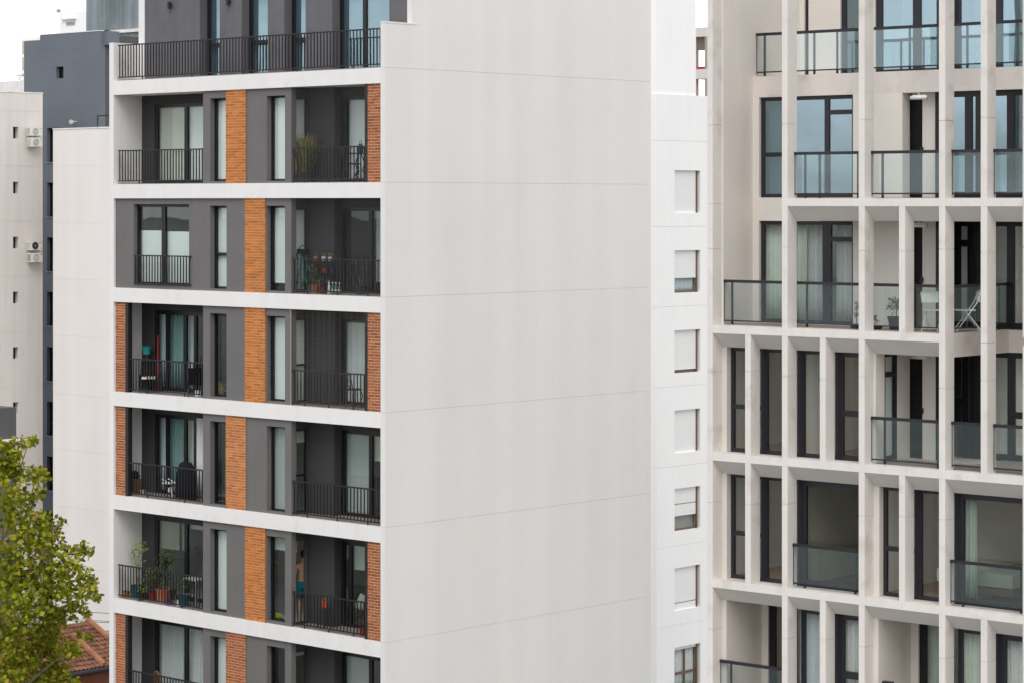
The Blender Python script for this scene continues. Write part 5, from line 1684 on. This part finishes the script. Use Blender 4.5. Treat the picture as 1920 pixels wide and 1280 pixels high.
MB().box(-0.27, 0.06, -0.13, 0.13, 0.40, 0.43).build('top', 'white_metal', t)
MB().box(-0.05, 0.06, -0.12, 0.12, 0.18, 0.30).build('panel', 'bottle_label', t)
t = thing('planter_box', 'brown wooden planter box with a black bag on top by the brick pier', 'planter', A, at_a(252, 4, 0.55))
for x in (-0.12, -0.04, 0.04, 0.12):
    MB().box(x - 0.036, x + 0.036, -0.15, -0.13, 0, 0.42).build('slat', 'wood_brown', t)
MB().box(-0.155, 0.155, -0.13, 0.15, 0.02, 0.40).build('box_body', 'wood_brown', t)
MB().lathe([(0.14, 0.41), (0.17, 0.47), (0.12, 0.58), (0.04, 0.62)], (0, 0, 0), 9).build('bag', 'black_fabric', t)
bush('small grey pot with wilted plant near the planter box', 268, 4, 0.42, 'grey_plastic', 0.08, 0.14, [(0, 0, 0.22, 0.10, 26)], 'leaf_dark', 0.06, 81)

# row 5, left: the planted loggia
bush('tall feathery light green plant at the left end of the planted loggia', 258, 5, 0.45, 'teal_dark', 0.19, 0.34, [(0.1, 0, 1.45, 0.17, 60), (-0.12, 0, 1.25, 0.16, 46), (0.25, 0, 1.35, 0.12, 26), (0.0, 0, 1.0, 0.18, 40), (0.05, 0, 0.8, 0.14, 26), (-0.25, 0, 1.12, 0.1, 16)], 'leaf_light', 0.085, 90,
     stems=([(0.02, 0, 0.8), (0.08, 0, 1.45)], [(-0.05, 0, 0.8), (-0.16, 0, 1.25)], [(0.1, 0, 0.9), (0.25, 0, 1.35)]))
bush('dark leafy rubber plant in the large terracotta pot', 306, 5, 0.45, 'terracotta', 0.21, 0.36, [(0.0, 0, 1.2, 0.2, 36), (-0.12, 0, 0.95, 0.16, 26), (0.14, 0, 1.05, 0.14, 26), (0, 0, 0.7, 0.16, 26)], 'leaf_dark', 0.14, 91,
     stems=([(0, 0, 0.8), (0.0, 0, 1.25)], [(-0.06, 0, 0.7), (-0.14, 0, 0.98)]))
bush('reddish leaved plant in a crimson pot on the planted loggia', 287, 5, 0.36, 'crimson_pot', 0.12, 0.24, [(0, 0, 0.5, 0.2, 60), (-0.08, 0, 0.62, 0.14, 30)], 'leaf_red', 0.08, 92, stems=([(0, 0, 0.5)],))
bush('yellow green flowering plant drooping over the rail at the left', 266, 5, 0.25, 'leaf_dark', 0.10, 0.18, [(0, 0, 0.3, 0.13, 50), (-0.12, 0, 0.26, 0.1, 24), (0.13, 0, 0.28, 0.1, 26)], 'leaf_light', 0.07, 93,
     extra=((0.08, -0.04, 0.22, 0.05, 8, 'yellow_petal'),))
bush('white and terracotta pot at the far left end of the planted loggia', 236, 5, 0.30, 'terracotta', 0.11, 0.15, [(0, 0, 0.2, 0.09, 20)], 'leaf_sage', 0.06, 94, extra=((0, 0, 0.24, 0.09, 26, 'white_plastic'),))
bush('green leafy plant in the teal pot near the grey pier', 345, 5, 0.30, 'teal_dark', 0.15, 0.30, [(-0.12, 0, 0.72, 0.16, 50), (0.05, 0, 0.6, 0.18, 50), (-0.16, 0, 0.5, 0.12, 30)], 'leaf_mid', 0.10, 95, stems=([(-0.05, 0, 0.5), (-0.14, 0, 0.75)],))
bush('purple flowers in a low bowl at the foot of the railing', 316, 5, 0.22, 'purple_petal', 0.11, 0.10, [(0, 0, 0.14, 0.10, 26)], 'leaf_mid', 0.05, 96, extra=((0, -0.02, 0.17, 0.12, 40, 'purple_petal'),))
bush('small white pot with sprigs beside the purple flowers', 334, 5, 0.22, 'white_plastic', 0.06, 0.15, [(-0.05, 0, 0.25, 0.1, 30)], 'leaf_straw', 0.06, 97)
bush('broad green plant filling the middle of the planted loggia', 297, 5, 0.55, 'charcoal_plastic', 0.16, 0.26, [(0, 0, 0.7, 0.25, 110), (0.2, 0, 0.55, 0.18, 60), (-0.2, 0, 0.5, 0.18, 60)], 'leaf_mid', 0.10, 99, stems=([(0, 0, 0.7)],))
bush('tangle of thin pale leaves in a dark pot between the teal pots', 275, 5, 0.5, 'charcoal_plastic', 0.12, 0.22, [(0, 0, 0.5, 0.2, 80), (0.1, 0, 0.75, 0.12, 40)], 'leaf_light', 0.07, 103, stems=([(0.05, 0, 0.7)],))
bush('dark green climbing plant by the glass door of the planted loggia', 320, 5, 0.80, 'charcoal_plastic', 0.15, 0.28, [(0, 0, 1.25, 0.15, 60), (0.02, 0, 1.0, 0.14, 50), (0, 0, 0.75, 0.13, 40)], 'leaf_mid', 0.09, 98, stems=([(0, 0, 0.8), (0, 0, 1.3)],))
t = thing('side_table', 'pale table with a crossbar behind the plants near the pier', 'table', A, at_a(366, 5, 0.62))
MB().box(-0.3, 0.3, -0.22, 0.22, 0.70, 0.74).build('tabletop', 'grey_plastic', t)
for x in (-0.26, 0.26):
    for y in (-0.18, 0.18):
        MB().box(x - 0.02, x + 0.02, y - 0.02, y + 0.02, 0, 0.70).build('leg', 'silver', t)
MB().box(-0.26, 0.26, -0.19, -0.17, 0.3, 0.33).build('crossbar', 'silver', t)
# row 5, right: man, pots, shell chairs, stool
def man(loc, rot):
    t = thing('person', 'bare backed man in teal checked swim shorts seen from behind in the doorway', 'person', A, loc, rot)
    V, E, R_ = [], [], []
    def v(x, y, z, r, par=None):
        V.append((x, y, z)); R_.append(r)
        i = len(V) - 1
        if par is not None:
            E.append((par, i))
        return i
    pel = v(0, 0, 0.94, (0.150, 0.115))
    w = v(0, 0.01, 1.08, (0.132, 0.100), pel); ch = v(0, 0.0, 1.28, (0.155, 0.115), w); up_ = v(0, 0.01, 1.42, (0.135, 0.095), ch)
    nk = v(0, 0.015, 1.52, (0.058, 0.058), up_); hd0 = v(0, 0.03, 1.62, (0.075, 0.085), nk); hd1 = v(0, 0.03, 1.72, (0.078, 0.095), hd0); hd2 = v(0, 0.025, 1.79, (0.05, 0.06), hd1)
    for s in (-1, 1):
        sh = v(s * 0.19, 0.01, 1.42, (0.062, 0.062), up_); el = v(s * 0.25, -0.03, 1.14, (0.045, 0.045), sh); wr = v(s * 0.23, 0.10, 0.93, (0.030, 0.028), el)
        pm = v(s * 0.225, 0.15, 0.87, (0.035, 0.018), wr)
        for q in range(4):
            f0 = v(s * (0.255 - 0.02 * q), 0.18, 0.83 - 0.004 * q, (0.010, 0.010), pm)
            f1 = v(s * (0.255 - 0.02 * q), 0.19, 0.795 - (0.008 if q in (1, 2) else 0), (0.009, 0.009), f0)
        th = v(s * 0.185, 0.15, 0.85, (0.011, 0.011), wr); v(s * 0.18, 0.18, 0.83, (0.010, 0.010), th)
        hp = v(s * 0.085, 0, 0.88, (0.098, 0.105), pel); kn = v(s * 0.10, 0.02, 0.50, (0.062, 0.066), hp); cf = v(s * 0.10, -0.02, 0.34, (0.055, 0.060), kn)
        an = v(s * 0.10, 0, 0.08, (0.036, 0.040), cf); he = v(s * 0.10, -0.03, 0.035, (0.036, 0.034), an); v(s * 0.115, 0.14, 0.03, (0.04, 0.024), he)
    me = bpy.data.meshes.new('body')
    me.from_pydata(V, E, [])
    o = bpy.data.objects.new('body', me)
    col.objects.link(o)
    o.parent = t
    m = o.modifiers.new('skin', 'SKIN'); m.use_smooth_shade = True
    for i, r in enumerate(R_):
        me.skin_vertices[0].data[i].radius = r
    me.skin_vertices[0].data[0].use_root = True
    o.modifiers.new('sub', 'SUBSURF').levels = 2
    o.modifiers['sub'].render_levels = 2
    me.materials.append(MATS['skin'])
    # shorts: one lofted garment
    b = MB()
    n = 16
    def ring(cx_, cy_, z, rx, ry):
        return [(cx_ + rx * math.cos(2 * math.pi * k / n), cy_ + ry * math.sin(2 * math.pi * k / n), z) for k in range(n)]
    top = [ring(0, 0, 1.03, 0.150, 0.118), ring(0, 0, 0.96, 0.172, 0.135), ring(0, 0, 0.86, 0.190, 0.145)]
    b.add(sum(top, []), [(i * n + k, i * n + (k + 1) % n, (i + 1) * n + (k + 1) % n, (i + 1) * n + k) for i in range(2) for k in range(n)])
    for s in (-1, 1):
        lg = [ring(s * 0.088, 0, 0.87, 0.110, 0.142), ring(s * 0.098, 0.005, 0.72, 0.108, 0.125), ring(s * 0.102, 0.01, 0.60, 0.112, 0.120), ring(s * 0.102, 0.01, 0.60, 0.104, 0.112)]
        b.add(sum(lg, []), [(i * n + k, i * n + (k + 1) % n, (i + 1) * n + (k + 1) % n, (i + 1) * n + k) for i in range(3) for k in range(n)])
    so = b.build('shorts', 'shorts_teal', t, smooth=True)
    c = MB()
    for z in (0.98, 0.92, 0.80, 0.74):
        c.torus((0, 0, z), 0.176 if z > 0.9 else 0.198, 0.003, 'z', 20, 4, 0.79)
    c.build('check_line', 'teal_plastic', so, kind='stuff')
    MB().lathe([(0.07, 1.64), (0.095, 1.70), (0.098, 1.76), (0.075, 1.82), (0.03, 1.845)], (0, 0.012, 0), 14).build('hair', 'hair', t, smooth=True)
    return t
man((XG1 - 0.42, 0.90, FA(5) + 0.02), 0.75)
bush('small cactus in an orange pot on a dark stool', 609, 5, 0.42, 'orange_pot', 0.085, 0.17, [(0, 0, 0.22, 0.06, 26), (0.03, 0, 0.26, 0.04, 12)], 'leaf_light', 0.07, 101, dz=0.55)
t = thing('stool', 'dark round stool carrying the orange cactus pot', 'stool', A, at_a(609, 5, 0.42))
MB().lathe([(0.16, 0.49), (0.17, 0.50), (0.17, 0.525), (0.16, 0.53)], (0, 0, 0), 14).build('seat', 'charcoal_plastic', t)
for a in (45, 135, 225, 315):
    c, s = math.cos(math.radians(a)), math.sin(math.radians(a))
    MB().sweep([(0.12 * c, 0.12 * s, 0.49), (0.18 * c, 0.18 * s, 0.0)], 0.014, 6).build('leg', 'charcoal_plastic', t)
bush('red pot on the floor beside the brick pier of the fifth right loggia', 681, 5, 0.30, 'red_plastic', 0.10, 0.19, [(0, 0, 0.25, 0.08, 20)], 'leaf_dark', 0.06, 102)
def shell_chair(label, loc, rot):
    t = thing('shell_chair', label, 'chair', A, loc, rot, group='white shell chairs behind the open door')
    prof = [(0.24, 0.43, 0.20), (0.10, 0.41, 0.24), (-0.12, 0.43, 0.25), (-0.20, 0.52, 0.25), (-0.25, 0.68, 0.22), (-0.28, 0.82, 0.15)]
    vs_, fs = [], []
    m = 6
    for off in (0, 0.012):
        for x, z, w_ in prof:
            for j in range(m + 1):
                u = -1 + 2 * j / m
                vs_.append((x + 0.10 * u * u * (1 if z > 0.5 else 0.2) - off, u * w_, z + 0.06 * u * u - off))
    q = len(prof) * (m + 1)
    for i in range(len(prof) - 1):
        for j in range(m):
            a = i * (m + 1) + j
            fs += [(a, a + 1, a + m + 2, a + m + 1), (q + a, q + a + m + 1, q + a + m + 2, q + a + 1)]
    MB().add(vs_, fs).build('shell', 'white_plastic', t, smooth=True)
    for x, y in ((0.18, 0.17), (0.18, -0.17), (-0.16, 0.17), (-0.16, -0.17)):
        MB().sweep([(x * 0.6, y * 0.6, 0.42), (x * 1.2, y * 1.2, 0.0)], 0.014, 6).build('leg', 'wood_brown', t)
shell_chair('white plastic shell chair behind the open door, left of two', at_a(658, 5, 1.5), 0.4)
shell_chair('white plastic shell chair next to the brick pier, right of two', at_a(684, 5, 1.35), 2.6)
curtain(A, front_map(YDR + 0.16), ax(642, YDR), ax(652, YDR), FA(5) + 1.72, ZB(5) - 0.25, 'short white curtain piece in the open door of the fifth right loggia', 'curtain_white', 2, 0.02, seed=31)
# row 6, left: round backed chair
t = thing('round_chair', 'dark round backed wicker chair on the lowest left loggia', 'chair', A, at_a(302, 6, 0.55), 2.8)
MB().torus((0, 0.12, 0.62), 0.30, 0.02, 'y', 20, 6).build('back_ring', 'wood_brown', t)
for i in range(7):
    x = -0.24 + 0.08 * i
    h = math.sqrt(0.09 - x * x)
    MB().sweep([(x, 0.12, 0.62 - h), (x, 0.14, 0.62 + h)], 0.008, 5).build('back_spoke', 'wood_brown', t)
MB().lathe([(0.26, 0.36), (0.27, 0.38), (0.26, 0.42)], (0, -0.1, 0), 16).build('seat', 'black_fabric', t)
for x, y in ((-0.2, -0.25), (0.2, -0.25), (-0.2, 0.1), (0.2, 0.1)):
    MB().sweep([(x, y, 0.37), (x * 1.15, y, 0)], 0.014, 6).build('leg', 'wood_brown', t)
# in the slot windows
def sill_loc(px, k, Y=0.42):
    return (ax(px, Y), Y, FA(k) + 0.002)
t = thing('wicker_basket', 'straw basket with hat standing in the narrow dark window', 'basket', A, sill_loc(407, 3, 0.48))
MB().lathe([(0.16, 0), (0.20, 0.18), (0.17, 0.32), (0.10, 0.42), (0.05, 0.46)], (0, 0, 0), 14).build('body', 'wicker', t)
MB().torus((0, 0, 0.24), 0.195, 0.012, 'z', 18, 5).build('band', 'bottle_label', t)
MB().sweep([(-0.12, 0, 0.36), (-0.08, 0, 0.56), (0.08, 0, 0.56), (0.12, 0, 0.36)], 0.012, 5).build('handle', 'wicker', t)
t = thing('flower_vase', 'lilac hydrangea in a teal vase standing in the narrow window', 'vase', A, sill_loc(405, 4, 0.46))
MB().lathe([(0.05, 0), (0.065, 0.08), (0.05, 0.17), (0.055, 0.20)], (0, 0, 0), 12).build('vase', 'teal_plastic', t)
f = MB()
leaf_cloud(f, (0, 0, 0.30), (0.10, 0.10, 0.09), 160, 0.04, random.Random(8), 0.2, 'round')
f.build('blossom', 'lilac_petal', t, kind='stuff')
t = thing('yellow_flowers', 'bright yellow flowers lying at the foot of the narrow fifth window', 'flowers', A, sill_loc(521, 5, 0.42))
f = MB()
leaf_cloud(f, (0, 0, 0.13), (0.18, 0.06, 0.05), 120, 0.06, random.Random(9), 0.3, 'round')
f.build('blossom', 'yellow_petal', t, kind='stuff')
MB().box(-0.16, 0.16, -0.05, 0.05, 0.02, 0.10).build('tray', 'leaf_dark', t)
t = thing('pendant_lamp', 'white stick pendant lamp hanging behind the narrow fifth window', 'lamp', A, (ax(521, 1.1), 1.1, FA(5) + 1.42))
for i, (dx, dz, L) in enumerate(((-0.02, 0.26, 0.22), (0.02, 0.18, 0.20), (-0.08, 0.0, 0.34))):
    MB().sweep([(dx - L / 2, 0, dz + L * 0.16), (dx + L / 2, 0, dz - L * 0.16)], 0.012, 6).build('light_stick', 'white_metal', t)
MB().sweep([(0, 0, 0.2), (0, 0, 0.88)], 0.004, 4).build('cord', 'wire_black', t)

# curtains of the main block
def acurt(k, p0, p1, Y, label, mat, waves, seed, amp=0.03, top=0.26):
    return curtain(A, front_map(Y), ax(p0, Y), ax(p1, Y), FA(k) + 0.06, ZB(k) - top, label, mat, waves, amp, seed=seed)
yc = YLD + 0.22
acurt(3, 296, 311, yc, 'pale curtain in the left light of the third loggia door', 'curtain_blue', 3, 41)
acurt(3, 312, 345, yc, 'teal curtain in the middle light of the third loggia door', 'curtain_teal', 7, 42)
acurt(3, 347, 366, yc, 'pale curtain in the right light of the third loggia door', 'curtain_blue', 4, 43)
acurt(4, 296, 311, yc, 'pale curtain in the left light of the fourth loggia door', 'curtain_blue', 3, 44)
acurt(4, 312, 345, yc, 'teal curtain in the middle light of the fourth loggia door', 'curtain_teal', 7, 45)
acurt(4, 347, 366, yc, 'mint curtain in the right light of the fourth loggia door', 'curtain_mint', 4, 46)
acurt(4, 368, 384, YLD - 0.06, 'white curtain blowing outside the fourth loggia door', 'curtain_white', 3, 47)
acurt(6, 293, 346, yc, 'white curtain in the left light of the lowest loggia door', 'curtain_white', 9, 48, 0.04)
acurt(6, 348, 392, yc, 'white curtain in the right light of the lowest loggia door', 'curtain_white', 7, 49, 0.04)

# ---------------------------------------------------------------- things on the balconies of the concrete block
def at_c(px, k, Y, dz=0.014):
    return (cx(px, Y), Y, FC(k) + dz)
folding_chair('white folding chair seen from behind beside the fourth fin', C, at_c(1752, 2, 0.75), 1.75)
folding_chair('white folding chair seen from the side right of the fourth fin', C, at_c(1812, 2, 1.2), 3.84)
bush('sage green plant in a square dark grey pot on the concrete balcony', 0, 0, 0, 'charcoal_plastic', 0.19, 0.28, [(0, 0, 0.52, 0.2, 70), (-0.1, 0, 0.6, 0.12, 30), (0.12, 0, 0.55, 0.12, 30)], 'leaf_sage', 0.12, 110, fr=C, loc=at_c(1681, 2, 0.85), stems=([(0, 0, 0.5)],))
bush('tall pale cactus in a low dark bowl beside the third fin', 0, 0, 0, 'charcoal_plastic', 0.15, 0.10, [(0, 0, 0.3, 0.07, 60), (0, 0, 0.45, 0.06, 50), (0.02, 0, 0.55, 0.05, 30)], 'leaf_sage', 0.06, 111, fr=C, loc=at_c(1606, 2, 0.55), stems=([(0, 0, 0.55)],))
bush('low green plant in a dark saucer right of the third fin', 0, 0, 0, 'charcoal_plastic', 0.17, 0.07, [(-0.05, 0, 0.2, 0.12, 60)], 'leaf_mid', 0.09, 112, fr=C, loc=at_c(1641, 2, 0.62))
t = thing('bed', 'bed with pale bedspread behind the dark bedroom glass', 'bed', C, at_c(1860, 4, 2.0))
MB().box(-0.9, 0.9, -0.7, 0.9, 0.12, 0.42).build('base', 'wood_brown', t)
MB().box(-0.92, 0.92, -0.74, 0.9, 0.30, 0.58).build('bedspread', 'bed_linen', t)
MB().lathe([(0.05, 0.58), (0.22, 0.62), (0.24, 0.68), (0.18, 0.74), (0.04, 0.76)], (-0.6, 0.5, 0), 14).build('pillow', 'bed_linen', t, smooth=True)
